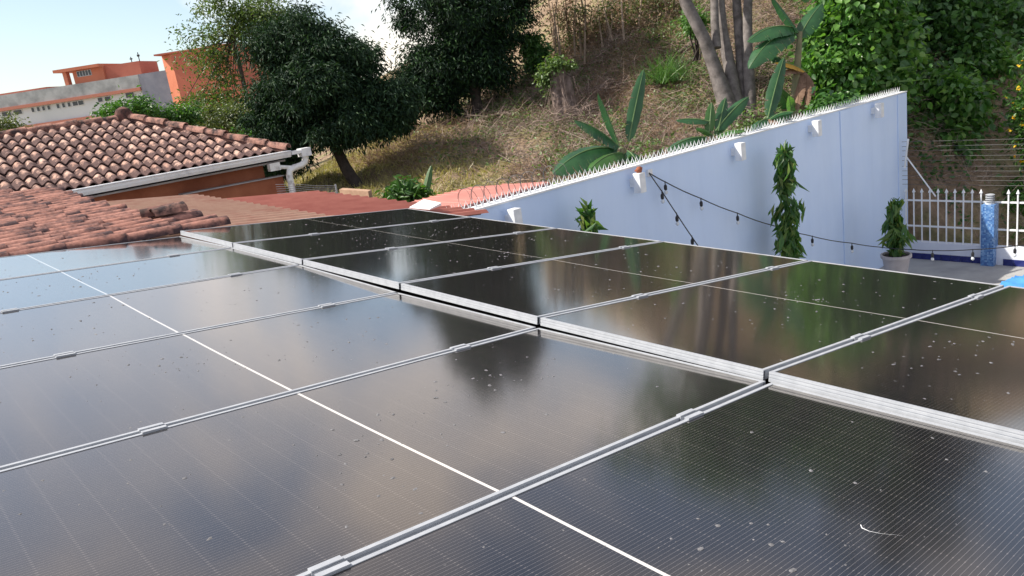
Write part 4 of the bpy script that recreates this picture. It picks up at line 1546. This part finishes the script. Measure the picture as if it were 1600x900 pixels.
# ------------------------------------------------------------------ trees
def clumps(center, radii, n, rng, shell=0.45, lump=0.3, zmin=None):
    d = norm(rng.normal(size=(n, 3)))
    r = (shell + (1 - shell) * rng.random(n) ** 0.6)
    ph = rng.random(6) * 6.28
    lum = 1 + lump * (np.sin(d[:, 0] * 5 + ph[0]) * np.sin(d[:, 1] * 5 + ph[1]) + 0.6 * np.sin(d[:, 2] * 7 + ph[2] + d[:, 0] * 3))
    P = center + d * (r * lum)[:, None] * np.array(radii)
    if zmin is not None:
        P[:, 2] = np.maximum(P[:, 2], zmin + rng.random(n) * 0.3)
    return P

def crown_geo(C, per, cr, size, aspect, droop, rng, up=0.8, flat=0.75):
    n = len(C)
    P = np.repeat(C, per, 0)
    off = rng.normal(size=(n * per, 3)) * cr * np.array([1, 1, flat])
    sc = np.repeat(0.6 + 0.8 * rng.random(n), per)[:, None]
    P = P + off * sc
    f = oval_geo if aspect >= 0.55 else leaf_geo
    return f(P, size, aspect, droop, up, 0.1, rng, 0.35, off / max(cr, 1e-6) * 0.35)

def tree(name, base, trunk, crown_parts, leafmat, barkmat, label, cat='tree', group=None, seed=1, per=90, cr=0.28, lsize=0.13, aspect=0.3, droop=0.6, trunk_r=(0.16, 0.08), branches=14, bare=0):
    rng = np.random.default_rng(seed)
    root = thing(name, base, label, cat, group)
    b = MB()
    n = len(trunk)
    b.tube(trunk, [trunk_r[0] + (trunk_r[1] - trunk_r[0]) * i / (n - 1) for i in range(n)], 10)
    top = np.array(trunk[-1])
    Cs = []
    for (c, r, k, sh, lu) in crown_parts:
        Cs.append(clumps(np.array(c), r, k, rng, sh, lu))
    C = np.concatenate(Cs)
    autosmooth(b.build('trunk', barkmat, root), 60)
    lb = MB()
    idx = rng.choice(len(C), min(branches, len(C)), replace=False)
    for i in idx:
        e = C[i]
        f = rng.random() * 0.5 + 0.5
        st = np.array(trunk[-2]) * (1 - f) + top * f if n > 1 else top
        mid = (st + e) / 2 + rng.normal(size=3) * 0.15 + [0, 0, 0.15]
        lb.tube([st, mid, e], [trunk_r[1] * 0.6, trunk_r[1] * 0.32, 0.012], 5)
    lb.build('limb', barkmat, root)
    g = crown_geo(C, per, cr, lsize, aspect, droop, rng)
    leaves_obj('crown', g, leafmat, root, 'stuff')
    return root

def V3(p): return np.array([float(c) for c in p])

# tree 1: dark round mango tree with leaning trunk
d1 = 21.0
t1b = hit(560, 293)
d1 = float(RC[2] @ (t1b - CAM))
k1 = d1 / F_PX
c1 = atd(508, 168, d1)
tr1 = [t1b - [0, 0, .3], t1b, atd(540, 262, d1), atd(522, 225, d1), atd(512, 190, d1)]
tree('mango_tree', t1b, tr1, [
    (atd(507, 135, d1), (99 * k1, 100 * k1, 84 * k1), 220, 0.25, 0.16),
    (atd(470, 75, d1), (72 * k1, 70 * k1, 48 * k1), 90, 0.3, 0.25),
    (atd(595, 165, d1 - .3), (44 * k1, 50 * k1, 46 * k1), 80, 0.3, 0.25),
    (atd(440, 205, d1 - .2), (52 * k1, 50 * k1, 52 * k1), 90, 0.3, 0.25),
    (atd(425, 255, d1 + .5), (40 * k1, 50 * k1, 22 * k1), 45, 0.3, 0.25),
    (atd(545, 205, d1 - .6), (52 * k1, 40 * k1, 24 * k1), 45, 0.3, 0.3)],
    M['mango'], M['bark_dark'], 'dense dark green round tree with a leaning trunk beside the white downpipe', seed=21, per=185, cr=0.165, lsize=0.125, aspect=0.27, droop=0.7, trunk_r=(0.17, 0.11))
# tree 2: taller dark tree, crown beyond the top of the photo
t2b = hit(748, 186)
d2 = float(RC[2] @ (t2b - CAM))
k2 = d2 / F_PX
c2_ = atd(735, 40, d2)
tree('mango_tree', t2b, [t2b - [0, 0, .3], t2b, atd(742, 140, d2), atd(738, 80, d2)], [
    (atd(735, 10, d2), (112 * k2, 100 * k2, 102 * k2), 300, 0.25, 0.15),
    (atd(672, 125, d2), (52 * k2, 55 * k2, 52 * k2), 110, 0.3, 0.25),
    (atd(750, 105, d2), (56 * k2, 55 * k2, 42 * k2), 90, 0.3, 0.25),
    (atd(625, 160, d2 + .5), (26 * k2, 40 * k2, 34 * k2), 40, 0.3, 0.25),
    (atd(740, -110, d2), (90 * k2, 85 * k2, 70 * k2), 80, 0.3, 0.2)],
    M['mango2'], M['bark_dark'], 'tallest very dark tree on the slope, its crown cut by the top of the photo', seed=22, per=185, cr=0.19, lsize=0.13, aspect=0.27, droop=0.7, trunk_r=(0.2, 0.12))
# tree 3: light feathery tree in front of the orange tower
d3 = 34.0
k3 = d3 / F_PX
b3 = atd(392, 215, d3)
tree('feathery_tree', b3 - [0, 0, 3], [b3 - [0, 0, 3.5], b3, atd(385, 150, d3), atd(372, 90, d3), atd(362, 40, d3)], [
    (atd(372, 25, d3), (72 * k3, 60 * k3, 48 * k3), 70, 0.2, 0.35),
    (atd(326, 92, d3), (36 * k3, 40 * k3, 26 * k3), 20, 0.2, 0.35),
    (atd(352, 132, d3), (26 * k3, 40 * k3, 16 * k3), 10, 0.2, 0.35),
    (atd(420, 60, d3), (40 * k3, 40 * k3, 60 * k3), 40, 0.2, 0.3),
    (atd(335, 165, d3), (50 * k3, 50 * k3, 18 * k3), 30, 0.2, 0.3)],
    M['light_tree'], M['bark_dark'], 'airy light green tree in front of the orange tower', seed=23, per=70, cr=0.34, lsize=0.17, aspect=0.4, droop=0.3, trunk_r=(0.14, 0.06), branches=40)

def bush(name, px, py, w, h, dist, mat, label, seed, n=60, per=60, cr=0.16, lsize=0.12, aspect=0.5, droop=0.3, cat='bush', group=None, to_ground=True, shell=.3):
    rng = np.random.default_rng(seed)
    k = dist / F_PX
    c = atd(px, py, dist)
    rad = (w * k / 2, w * k / 2 * 0.8, h * k / 2)
    gz = float(terrain(c[0], c[1]))
    zb = min(c[2] - rad[2] * 0.6, max(gz, c[2] - rad[2] * 3)) if to_ground else c[2] - rad[2]
    root = thing(name, (c[0], c[1], zb), label, cat, group)
    C = clumps(c, rad, n, rng, shell, 0.25)
    C[:, 1] = np.where((C[:, 0] < 18.7) & (C[:, 1] < 8.6), 8.6 + 0.3 * rng.random(n), C[:, 1]) if c[1] > 7.9 else C[:, 1]
    b = MB()
    for i in range(7):
        e = C[rng.integers(len(C))]
        s = np.array([c[0] + rng.normal() * .08, c[1] + rng.normal() * .08, zb - 0.1])
        b.tube([s, (s + e) / 2 + rng.normal(size=3) * .08, e], [0.03, 0.02, 0.008], 5)
    b.build('stem', M['bark_dark'], root)
    g_ = crown_geo(C, per, cr, lsize, aspect, droop, rng)
    if c[1] > 7.9:
        g_[0][:, 1] = np.where(g_[0][:, 0] < 18.35, np.maximum(g_[0][:, 1], 8.06), g_[0][:, 1])
    leaves_obj('foliage', g_, mat, root, 'stuff')
    return root
bush('vine_bush', 205, 178, 90, 42, 24, M['vine'], 'bright green bush peeping over the tiled ridge below the white building', 31, 60, 60, 0.16, 0.13)
bush('vine_bush', 275, 185, 70, 26, 25, M['vine'], 'low green vine mound just right of the roof apex', 32, 50, 50, 0.16, 0.12)
bush('olive_bush', 345, 192, 130, 60, 27, M['olive'], 'olive green bush mass at the foot of the orange tower', 33, 90, 60, 0.22, 0.13)
bush('olive_bush', 405, 215, 70, 50, 25, M['vine'], 'green bush tucked left of the dark round tree', 34, 50, 60, 0.2, 0.13)
bush('olive_bush', 10, 205, 70, 42, 30, M['olive'], 'greyish shrub at the left edge above the tile ridge', 35, 45, 40, 0.2, 0.12)
bush('hill_shrub', 838, 85, 44, 80, 24, M['broad_dk'], 'small dark green shrub right of the tallest tree', 36, 50, 60, 0.14, 0.13)

# grey multi-stem tree
g0 = hit(1150, 190)
dg = float(RC[2] @ (g0 - CAM))
gt = thing('grey_tree', g0, 'tall grey multi-stemmed tree with smooth bark on the hillside', 'tree')
kg = dg / F_PX
def pth(pts, off=0.0): return [atd(x, y, dg + off + o) for x, y, o in pts]
stems = [
    ([(1148, 215, 0), (1138, 170, 0), (1118, 110, 0), (1100, 60, -.2), (1072, 5, -.4), (1050, -60, -.6)], [17, 15, 11, 9.5, 9, 7]),
    ([(1158, 215, 0), (1152, 170, .1), (1140, 105, .2), (1128, 45, .3), (1122, -20, .4), (1118, -90, .5)], [15, 12, 9.5, 8.5, 8, 6]),
    ([(1120, 75, -.05), (1117, 40, 0), (1116, 0, .1), (1112, -60, .2)], [7, 6.5, 6, 5]),
    ([(1163, 210, .2), (1160, 150, .3), (1157, 80, .35), (1152, 20, .4), (1148, -60, .5)], [13, 9.5, 8, 7, 6]),
    ([(1170, 205, .1), (1172, 150, .1), (1168, 80, .1), (1168, 20, .1), (1172, -60, 0)], [12, 9.5, 8, 7, 6])]
for i, (pt_, rd) in enumerate(stems):
    b = MB()
    b.tube(pth(pt_), [r * kg for r in rd], 12)
    autosmooth(b.build('trunk', M['bark_grey'], gt), 60)
rng = np.random.default_rng(41)
Cc = np.concatenate([clumps(atd(1170, -270, dg), (3.1, 2.8, 2.3), 260, rng, 0.15, 0.25), clumps(atd(1320, -290, dg + 1), (2.2, 2.2, 1.8), 80, rng, 0.15, 0.25)])
b = MB()
for i in range(26):
    st = pth([stems[i % 5][0][-1]])[0]
    e = Cc[rng.integers(len(Cc))]
    b.tube([st, (st + e) / 2 + rng.normal(size=3) * .2, e], [0.09, 0.05, 0.015], 5)
b.build('limb', M['bark_grey'], gt)
leaves_obj('crown', crown_geo(Cc, 70, 0.38, 0.18, 0.4, 0.4, rng), M['broad_dk'], gt, 'stuff')

for (px_, sp, r_h, r_v, dd, sd, lab) in ((1480, -330, 190, 260, 26.0, 25, 'tall dark tree rising behind the right shrubbery beyond the top of the photo'),):
    kk = dd / F_PX
    tb = atd(px_, 60, dd)
    tb[2] = float(terrain(tb[0], tb[1]))
    tree('hill_tree', tb, [tb - [0, 0, .3], tb, (tb + atd(px_, -100, dd)) / 2, atd(px_, -180, dd)], [
        (atd(px_, sp, dd), (r_h * kk, r_h * kk * .8, r_v * kk), 420, 0.2, 0.2)],
        M['mango2'], M['bark_dark'], lab, seed=sd, per=70, cr=0.4, lsize=0.2, aspect=0.4, droop=0.5, trunk_r=(0.2, 0.12))
# stump wrapped in vines
s0_ = hit(884, 186)
ds = float(RC[2] @ (s0_ - CAM)); ks = ds / F_PX
st = thing('vine_stump', s0_, 'broken tree stump wrapped in vines on the dry slope', 'stump')
for off, rr, tp in ((-8, 9, 112), (4, 10, 105), (14, 7, 120), (-2, 6, 98)):
    b = MB()
    b.tube([atd(886 + off * .9, 195, ds), atd(880 + off, 160, ds), atd(874 + off, 130, ds), atd(872 + off, tp, ds)], [rr * 1.2 * ks, rr * ks, rr * .85 * ks, rr * .7 * ks], 8)
    autosmooth(b.build('stump_trunk', M['bark_stump'], st), 60)
rng = np.random.default_rng(51)
C = np.concatenate([clumps(atd(870, 102, ds), (20 * ks, 18 * ks, 12 * ks), 30, rng, .2, .3), clumps(atd(852, 125, ds), (8 * ks, 8 * ks, 18 * ks), 12, rng, .2, .3)])
leaves_obj('vine_leaves', crown_geo(C, 40, 0.09, 0.09, 0.7, 0.3, rng), M['hill_green'], st, 'stuff')
P = np.repeat(atd(878, 150, ds)[None], 140, 0) + rng.normal(size=(140, 3)) * np.array([.2, .2, .5]); 
leaves_obj('hanging_vine', ribbons(P, np.array([[0, 0, -1.0]]) + rng.normal(size=(140, 3)) * .25, 0.5, 0.012, 0.25, 3, rng), M['straw_grey'], st, 'stuff')

# ------------------------------------------------------------------ banana plants
def banana_leaf(base, tip, width, droop, mat, parent, rng, up=Vector((0, 0, 1)), torn=0.25, twist=0.0):
    """a blade with a raised midrib, folded halves and torn edges"""
    a = Vector([float(c) for c in base]); c = Vector([float(q) for q in tip])
    n = 22
    ctr = []
    L_ = (c - a).length
    for i in range(n + 1):
        t = i / n
        p = a.lerp(c, t) + Vector((0, 0, 1)) * (droop * L_ * 4 * t * (1 - t))
        ctr.append(p)
    mb = MB()
    for sgn in (-1, 1):
        mid, half, edge = [], [], []
        for i in range(n + 1):
            t = i / n
            tg = (ctr[min(i + 1, n)] - ctr[max(i - 1, 0)]).normalized()
            sd = tg.cross(up)
            if sd.length < 0.15: sd = tg.cross(Vector((0.6, 0.75, 0)))
            sd.normalize()
            sd = Matrix.Rotation(twist, 3, tg) @ sd
            nn = sd.cross(tg).normalized()
            if nn.z < 0: nn = -nn
            w = width * 0.5 * (max(0.0, math.sin(PI * min(1, (t * 0.93 + 0.07))) ** 0.55)) * (1 if t > 0.10 else t / 0.10 * .9 + .1)
            w *= 1 - 0.10 * rng.random()
            mid.append(ctr[i])
            e = ctr[i] + sd * (sgn * w * 0.92) - nn * w * 0.25 - Vector((0, 0, 1)) * w * 0.18
            half.append(ctr[i].lerp(e, 0.45) + nn * w * 0.10)
            edge.append(e)
        gap = [0.0] + [(0.12 + 0.5 * rng.random() if rng.random() < torn * 1.6 else 0.0) for _ in range(n - 1)] + [0.0]
        for i in range(n):
            vs = [mid[i], mid[i + 1], half[i], half[i + 1]]
            fs = [(0, 2, 3, 1)]
            e0 = edge[i].lerp(edge[i + 1], gap[i] * 0.5) - Vector((0, 0, 0.10 * gap[i] * width * rng.random()))
            e1 = edge[i + 1].lerp(edge[i], gap[i + 1] * 0.5) - Vector((0, 0, 0.10 * gap[i + 1] * width * rng.random()))
            vs += [e0, e1]
            fs.append((2, 4, 5, 3))
            mb.add([tuple(v) for v in vs], fs if sgn > 0 else [tuple(reversed(f)) for f in fs])
    o = mb.build('leaf', mat, parent, True)
    r = MB()
    r.tube([tuple(p + Vector((0, 0, .004))) for p in ctr], [0.014 * (1 - 0.75 * i / n) for i in range(n + 1)], 5)
    r.build('midrib', M['midrib'] if mat not in (M['banana_dead'],) else mat, o)
    return o

def banana(base_px, dist, leaves, label, seed, stem_top=None, stem_r=0.07, group='banana plants behind the wall'):
    rng = np.random.default_rng(seed)
    base = atd(base_px[0], base_px[1], dist)
    root = thing('banana_plant', base, label, 'banana plant', group)
    b = MB()
    top = atd(*stem_top, dist) if stem_top else base + [0, 0, .5]
    b.tube([base - [0, 0, .6], base, (base + top) / 2, top], [stem_r * 1.2, stem_r, stem_r * .8, stem_r * .5], 8)
    autosmooth(b.build('stem', M['banana_stem'], root), 60)
    k = dist / F_PX
    for lf in leaves:
        (bx, by), (tx, ty), w, dr, m = lf[:5]
        dd = lf[5] if len(lf) > 5 else 0.0
        tw = lf[6] if len(lf) > 6 else 0.0
        banana_leaf(atd(bx, by, dist), atd(tx, ty, dist + dd), w * k * 1.5, dr, M[m], root, rng, torn=lf[7] if len(lf) > 7 else 0.25, twist=tw)
    return root
banana((972, 300), 12.6, [
    ((982, 222), (1006, 108), 17, 0.02, 'banana', 0.1, 0.9, .1),
    ((966, 226), (934, 146), 24, 0.06, 'banana', -.1, 0.6, .1),
    ((968, 230), (897, 188), 36, 0.08, 'banana', -.3, -0.3),
    ((965, 233), (864, 272), 44, 0.13, 'banana', -.4, -0.5),
    ((975, 240), (920, 268), 26, 0.10, 'banana_lt', -.6, -0.3),
    ((980, 236), (1000, 262), 20, 0.10, 'banana', -.4),
    ((978, 262), (984, 242), 12, 0.05, 'banana_lt', -.3, .8)], 'banana plant with four big dark leaves just behind the wall spikes', 61, (972, 232))
banana((1112, 235), 13.6, [
    ((1108, 190), (1056, 188), 16, 0.06, 'banana', 0, -.3, .1),
    ((1118, 205), (1170, 151), 17, 0.05, 'banana', .2, .7, .1),
    ((1108, 210), (1112, 160), 13, 0.02, 'banana_lt', 0, .8, .1),
    ((1122, 205), (1134, 152), 14, 0.02, 'banana', .1, .8, .1),
    ((1105, 215), (1042, 237), 22, 0.1, 'banana', -.3, -.4),
    ((1115, 214), (1088, 200), 14, 0.1, 'banana_lt', -.2),
    ((1120, 215), (1165, 205), 15, 0.12, 'banana_lt', -.2),
    ((1118, 212), (1140, 188), 12, 0.1, 'banana_lt', .3, .5)], 'younger banana clump at the foot of the grey tree', 62, (1112, 205), 0.05)
banana((1238, 205), 15.6, [
    ((1250, 55), (1204, -8), 26, 0.03, 'banana', .1, .5, .1),
    ((1244, 45), (1168, 66), 30, 0.14, 'banana', -.2, -.4),
    ((1243, 52), (1170, 108), 32, 0.16, 'banana', -.3, -.5),
    ((1248, 60), (1285, 5), 24, 0.06, 'banana', .2, .5),
    ((1258, 112), (1210, 98), 15, 0.08, 'banana_yellow', -.3, -.4, .05),
    ((1256, 112), (1212, 122), 15, 0.14, 'banana_dead', -.25, -.3, .3),
    ((1252, 110), (1245, 172), 14, 0.02, 'banana_dead', -.3, .3, .4),
    ((1257, 112), (1262, 165), 12, 0.02, 'banana_dead', -.3, .5, .4),
    ((1254, 112), (1272, 150), 12, 0.06, 'banana_dead', -.2, .4, .4),
    ((1236, 170), (1204, 128), 26, 0.06, 'banana_lt', -.4, .2),
    ((1236, 175), (1180, 212), 22, 0.12, 'banana', -.4, -.3),
    ((1240, 160), (1275, 135), 20, 0.1, 'banana', -.2, .3),
    ((1238, 180), (1232, 150), 12, 0.04, 'grass_gr', -.5, .6, .05),
    ((1238, 108), (1188, 80), 22, 0.10, 'banana', .3, .0)], 'large banana plant with one yellow leaf and brown hanging leaves', 63, (1250, 50), 0.10)
banana((1205, 205), 14.6, [
    ((1200, 185), (1225, 90), 18, 0.03, 'banana', .3, .7, .1),
    ((1200, 188), (1178, 205), 20, 0.15, 'banana', -.3, -.2),
    ((1202, 188), (1240, 175), 18, 0.12, 'banana', -.3, -.2),
    ((1200, 188), (1225, 200), 15, 0.12, 'banana_dead', -.3, -.2)], 'slim banana plant right of the grey trunks with a tall upright leaf', 64, (1200, 188), 0.05)
# fern-like plant by the red roof
rng = np.random.default_rng(70)
fb = at(640, 325, 1, 10.6)
fp = thing('ginger_plant', fb, 'bright green leafy plant growing between the red roof and the shed', 'plant')
df = float(RC[2] @ (fb - CAM)); kf = df / F_PX
for i in range(15):
    tx = 595 + 80 * (i / 14) + rng.normal() * 4
    ty = 272 + 30 * abs((i / 14) - 0.45) + rng.random() * 22
    banana_leaf(atd(640 + (tx - 640) * .25, 322, df), atd(tx, ty, df + rng.normal() * .35), (9 + rng.random() * 7) * kf, 0.06, M['banana_lt'], fp, rng, torn=0.05, twist=rng.normal() * .5)
banana_leaf(atd(662, 310, df), atd(674, 258, df), 14 * kf, 0.02, M['banana_lt'], fp, rng, torn=.05, twist=.7)
C = clumps(atd(635, 303, df), (38 * kf, .35, 16 * kf), 40, rng, .2, .2)
leaves_obj('foliage', crown_geo(C, 30, 0.09, 0.14, 0.3, 0.3, rng), M['vine'], fp, 'stuff')

# ------------------------------------------------------------------ hillside cover
def on_hill(xy, lift=0.0):
    return np.stack([xy[:, 0], xy[:, 1], terrain(xy[:, 0], xy[:, 1]) + lift], 1)

def patch_pts(n, rng, xr, yr, dens=None):
    P = np.stack([rng.uniform(*xr, n), rng.uniform(*yr, n)], 1)
    if dens is not None:
        P = P[rng.random(len(P)) < dens(P[:, 0], P[:, 1])]
    return P
def nz(x, y, s, ph=0):
    return 0.5 + 0.25 * (np.sin(x * s + ph + 1.7 * np.sin(y * s * .7 + ph)) + np.sin(y * s * 1.3 + 2.1 * ph + 1.3 * np.sin(x * s * .6)))
rng = np.random.default_rng(80)
# dead vines and stalks
xy = patch_pts(80000, rng, (8, 30), (8.3, 20.5), lambda x, y: np.clip(nz(x, y, 0.9) * 1.3, 0.15, 1) * np.clip((x - 9 - (y - 8.3) * 0.25) / 2.5, 0, 1))
P = on_hill(xy, rng.random(len(xy)) * 0.40 * np.clip(nz(xy[:, 0], xy[:, 1], 2.3) * 2 - .6, 0, 1))
D = rng.normal(size=(len(P), 3)); D[:, 2] = np.abs(D[:, 2]) * 0.5 + 0.15
tag(leaves_obj('dead_vines', ribbons(P, D, 0.45, 0.014, 0.55, 3, rng), M['straw_grey'], None, 'stuff'), 'tangle of grey brown dead vines covering the hillside', 'dead vines')
xy = patch_pts(70000, rng, (11, 32), (8.3, 21), lambda x, y: np.clip(nz(x, y, 0.7, 2.0) * 1.5 - .25, 0.05, 1))
P = on_hill(xy, rng.random(len(xy)) * 0.05)
D = rng.normal(size=(len(P), 3)); D[:, 2] = np.abs(D[:, 2]) * 0.6 + 0.2
tag(leaves_obj('dry_grass', ribbons(P, D, 0.36, 0.014, 0.6, 3, rng), M['straw'], None, 'stuff'), 'straw coloured dry grass on the upper hillside', 'dry grass')
xy = patch_pts(120000, rng, (9, 30), (8.3, 20.5), lambda x, y: np.clip(nz(x, y, 1.1, 4.0) * 2.6 - 0.9, 0.1, 1) * np.clip((x - 9 - (y - 8.3) * 0.25) / 2.5, 0, 1))
P = on_hill(xy, rng.random(len(xy)) ** 2 * 0.30)
tag(leaves_obj('hill_weeds', leaf_geo(P, 0.085, 0.6, 0.1, 0.9, 0.08, rng), M['hill_green'], None, 'stuff'), 'low green weeds scattered through the dead vines on the hillside', 'weeds')
# pale cut grass on the left slope
xy = patch_pts(110000, rng, (5, 20), (10, 27), lambda x, y: np.clip(((y - 8.3) * 0.42 + 9.6 - x) / 1.5, 0, 1))
P = on_hill(xy, 0)
D = rng.normal(size=(len(P), 3)) * 0.5; D[:, 2] = 1
tag(leaves_obj('short_grass', ribbons(P, D, 0.12, 0.022, 0.5, 2, rng), M['lawn'], None, 'stuff'), 'pale short grass on the slope under the dark trees', 'grass')
# green weeds behind the wall
xy = patch_pts(9000, rng, (9.5, 17), (8.1, 10.6), lambda x, y: np.clip(nz(x, y, 1.3, 1.0) * 1.8 - .5, 0.05, 1))
P = on_hill(xy, rng.random(len(xy)) * 0.75)
tag(leaves_obj('wall_weeds', leaf_geo(P, 0.10, 0.55, 0.1, 0.8, 0.08, rng), M['hill_green'], None, 'stuff'), 'yellowish green weeds growing along the back of the blue wall', 'weeds')
xy = patch_pts(9000, rng, (18.5, 26), (0, 9), lambda x, y: np.clip(nz(x, y, 1.3, 3.0) * 1.8 - .4, 0.15, 1))
P = on_hill(xy, rng.random(len(xy)) * 0.35)
tag(leaves_obj('bank_weeds', oval_geo(P, 0.13, 0.6, 0.2, 0.8, 0.08, rng, 0.4, None), M['broad_dk'], None, 'stuff'), 'dark green weeds on the brown bank behind the picket fence', 'weeds')
xy = patch_pts(7000, rng, (18.4, 26), (0, 9))
P = on_hill(xy, rng.random(len(xy)) * 0.2)
D = rng.normal(size=(len(P), 3)); D[:, 2] = np.abs(D[:, 2]) * 0.5 + 0.1
tag(leaves_obj('bank_twigs', ribbons(P, D, 0.5, 0.012, 0.5, 3, rng), M['straw_grey'], None, 'stuff'), 'dry twigs littering the shaded bank behind the picket fence', 'twigs')
# green tuft of tall grass
gp = hit(1042, 128)
P = np.repeat(gp[None], 900, 0) + rng.normal(size=(900, 3)) * np.array([0.30, 0.25, 0.02])
D = rng.normal(size=(900, 3)) * 0.55; D[:, 2] = 1
tag(leaves_obj('grass_tuft', ribbons(P, D, 0.62, 0.018, 0.45, 4, rng), M['grass_gr']), 'bright green tuft of long grass left of the grey tree', 'grass tuft')
bush('hill_shrub', 1084, 36, 34, 34, 21.0, M['grass_gr'], 'small light green shrub beside the leaning grey stem', 37, 30, 40, 0.12, 0.11)
# fallen log
lg0 = hit(1098, 66); lg1 = hit(1060, 86)
b = MB(); b.tube([lg0 + [0, 0, .1], (lg0 + lg1) / 2 + [0, 0, .1], lg1 + [0, 0, .06]], [0.08, 0.09, 0.06], 8)
tag(autosmooth(b.build('fallen_log', M['bark_stump']), 60), 'short fallen log lying on the slope left of the grey tree', 'log')
lg0 = hit(1012, 70); lg1 = hit(1038, 58)
b = MB(); b.tube([lg0 + [0, 0, .08], lg1 + [0, 0, .08]], [0.06, 0.08], 8)
tag(autosmooth(b.build('fallen_log', M['bark_dark']), 60), 'dark rotten log half buried in dry grass higher on the slope', 'log')

# brush with bare stalks at the top of the slope
def brush(px0, px1, pyb, pyt, dist, n, label, seed):
    rng = np.random.default_rng(seed)
    c = atd((px0 + px1) / 2, pyb, dist)
    root = thing('bare_brush', c, label, 'brush', 'brush on the hilltop')
    for i in range(n):
        px = rng.uniform(px0, px1)
        a = atd(px, pyb + rng.normal() * 6, dist + rng.normal() * .8)
        e = atd(px - 10 + rng.normal() * 9, pyt + rng.random() * 40, dist + rng.normal() * .6)
        b = MB()
        m = (a + e) / 2 + rng.normal(size=3) * 0.1
        b.tube([a, m, e], [0.034, 0.026, 0.012], 5)
        b.build('stalk', M['stalk'], root)
    k = dist / F_PX
    C = clumps(atd((px0 + px1) / 2, (pyb + pyt) / 2 + 15, dist + .5), ((px1 - px0) * k / 2, 1.0, (pyb - pyt) * k / 2.3), 55, rng, .2, .3)
    leaves_obj('dry_leaves', crown_geo(C, 26, 0.2, 0.10, 0.5, 0.3, rng), M['straw'], root, 'stuff')
    C = clumps(atd((px0 + px1) / 2, (pyb + pyt) / 2 + 5, dist), ((px1 - px0) * k / 2, 1.0, (pyb - pyt) * k / 2.5), 28, rng, .2, .3)
    leaves_obj('foliage', crown_geo(C, 26, 0.18, 0.10, 0.5, 0.3, rng), M['olive'], root, 'stuff')
brush(862, 915, 92, -30, 25.5, 12, 'thicket of tall bare stalks right of the tallest tree', 91)
brush(915, 985, 70, -40, 25.5, 8, 'tan leafy brush on the hilltop at the top of the photo', 92)
brush(985, 1060, 32, -40, 26, 7, 'sparse brush on the skyline left of the grey stems', 93)

# ------------------------------------------------------------------ right-hand shrubbery
G = 'broad leaved bushes right of the wall'
bush('broad_leaf_bush', 1340, 70, 180, 230, 18.5, M['broad'], 'large bright broad leaved bush behind the far end of the blue wall', 101, 230, 75, 0.22, 0.17, 0.72, 0.5, group=G)
bush('broad_leaf_bush', 1330, 190, 120, 70, 17.5, M['broad_dk'], 'dark leafy bush just above the wall spikes below the bright bush', 102, 80, 65, 0.2, 0.15, 0.7, 0.5, group=G)
bush('broad_leaf_bush', 1475, 50, 170, 170, 21, M['broad_dk'], 'shaded leafy bush at the top right of the photo', 103, 200, 75, 0.26, 0.17, 0.7, 0.5, group=G)
bush('broad_leaf_bush', 1475, 190, 130, 150, 19.5, M['broad'], 'broad leaved bush right of the wall end above the security wires', 104, 130, 70, 0.21, 0.18, 0.72, 0.5, group=G)
bush('broad_leaf_bush', 1565, 110, 130, 210, 22, M['broad_dk'], 'dark bush at the right edge behind the yellow flowers', 105, 150, 70, 0.28, 0.16, 0.6, 0.5, group=G)
bush('broad_leaf_bush', 1400, 150, 90, 120, 20.5, M['broad_dk'], 'dark bush filling the gap over the end of the wall', 106, 90, 60, 0.22, 0.17, 0.7, 0.5, group=G)
bush('broad_leaf_bush', 1440, 290, 60, 60, 18.6, M['broad_dk'], 'low dark bush behind the left end of the picket fence', 107, 30, 45, 0.14, 0.17, 0.6, 0.4, group=G)
bush('leafy_seedling', 1588, 325, 50, 80, 18.2, M['grass_gr'], 'light green plant behind the pickets right of the mosaic post', 108, 24, 24, 0.14, 0.24, 0.3, 0.5)
bush('leafy_seedling', 1490, 355, 60, 40, 18.3, M['vine'], 'small green weeds behind the middle of the picket fence', 109, 20, 24, 0.14, 0.16, 0.35, 0.4)
bush('broad_leaf_bush', 1545, 215, 120, 110, 20.5, M['broad_dk'], 'dark bush behind the security wires above the mosaic post', 112, 80, 60, 0.24, 0.16, 0.65, 0.5, group=G)
bush('broad_leaf_bush', 1500, 120, 150, 120, 21, M['broad'], 'bright leafy bush in the middle of the upper right shrubbery', 113, 110, 70, 0.24, 0.17, 0.7, 0.5, group=G)
r_ = bush('flowering_bush', 1612, 185, 56, 200, 17.5, M['vine'], 'green bush covered in small yellow flowers at the right edge', 110, 60, 40, 0.14, 0.13, 0.4, 0.4)
rng = np.random.default_rng(111)
C = clumps(atd(1610, 180, 17.4), (0.40, 0.42, 1.35), 80, rng, .7, .2)
leaves_obj('flower', crown_geo(C, 5, 0.02, 0.055, 0.8, 0.0, rng), M['flower'], r_, 'stuff')
print('TRIS', sum(len(o.data.polygons) for o in SC.objects if o.type == 'MESH'))
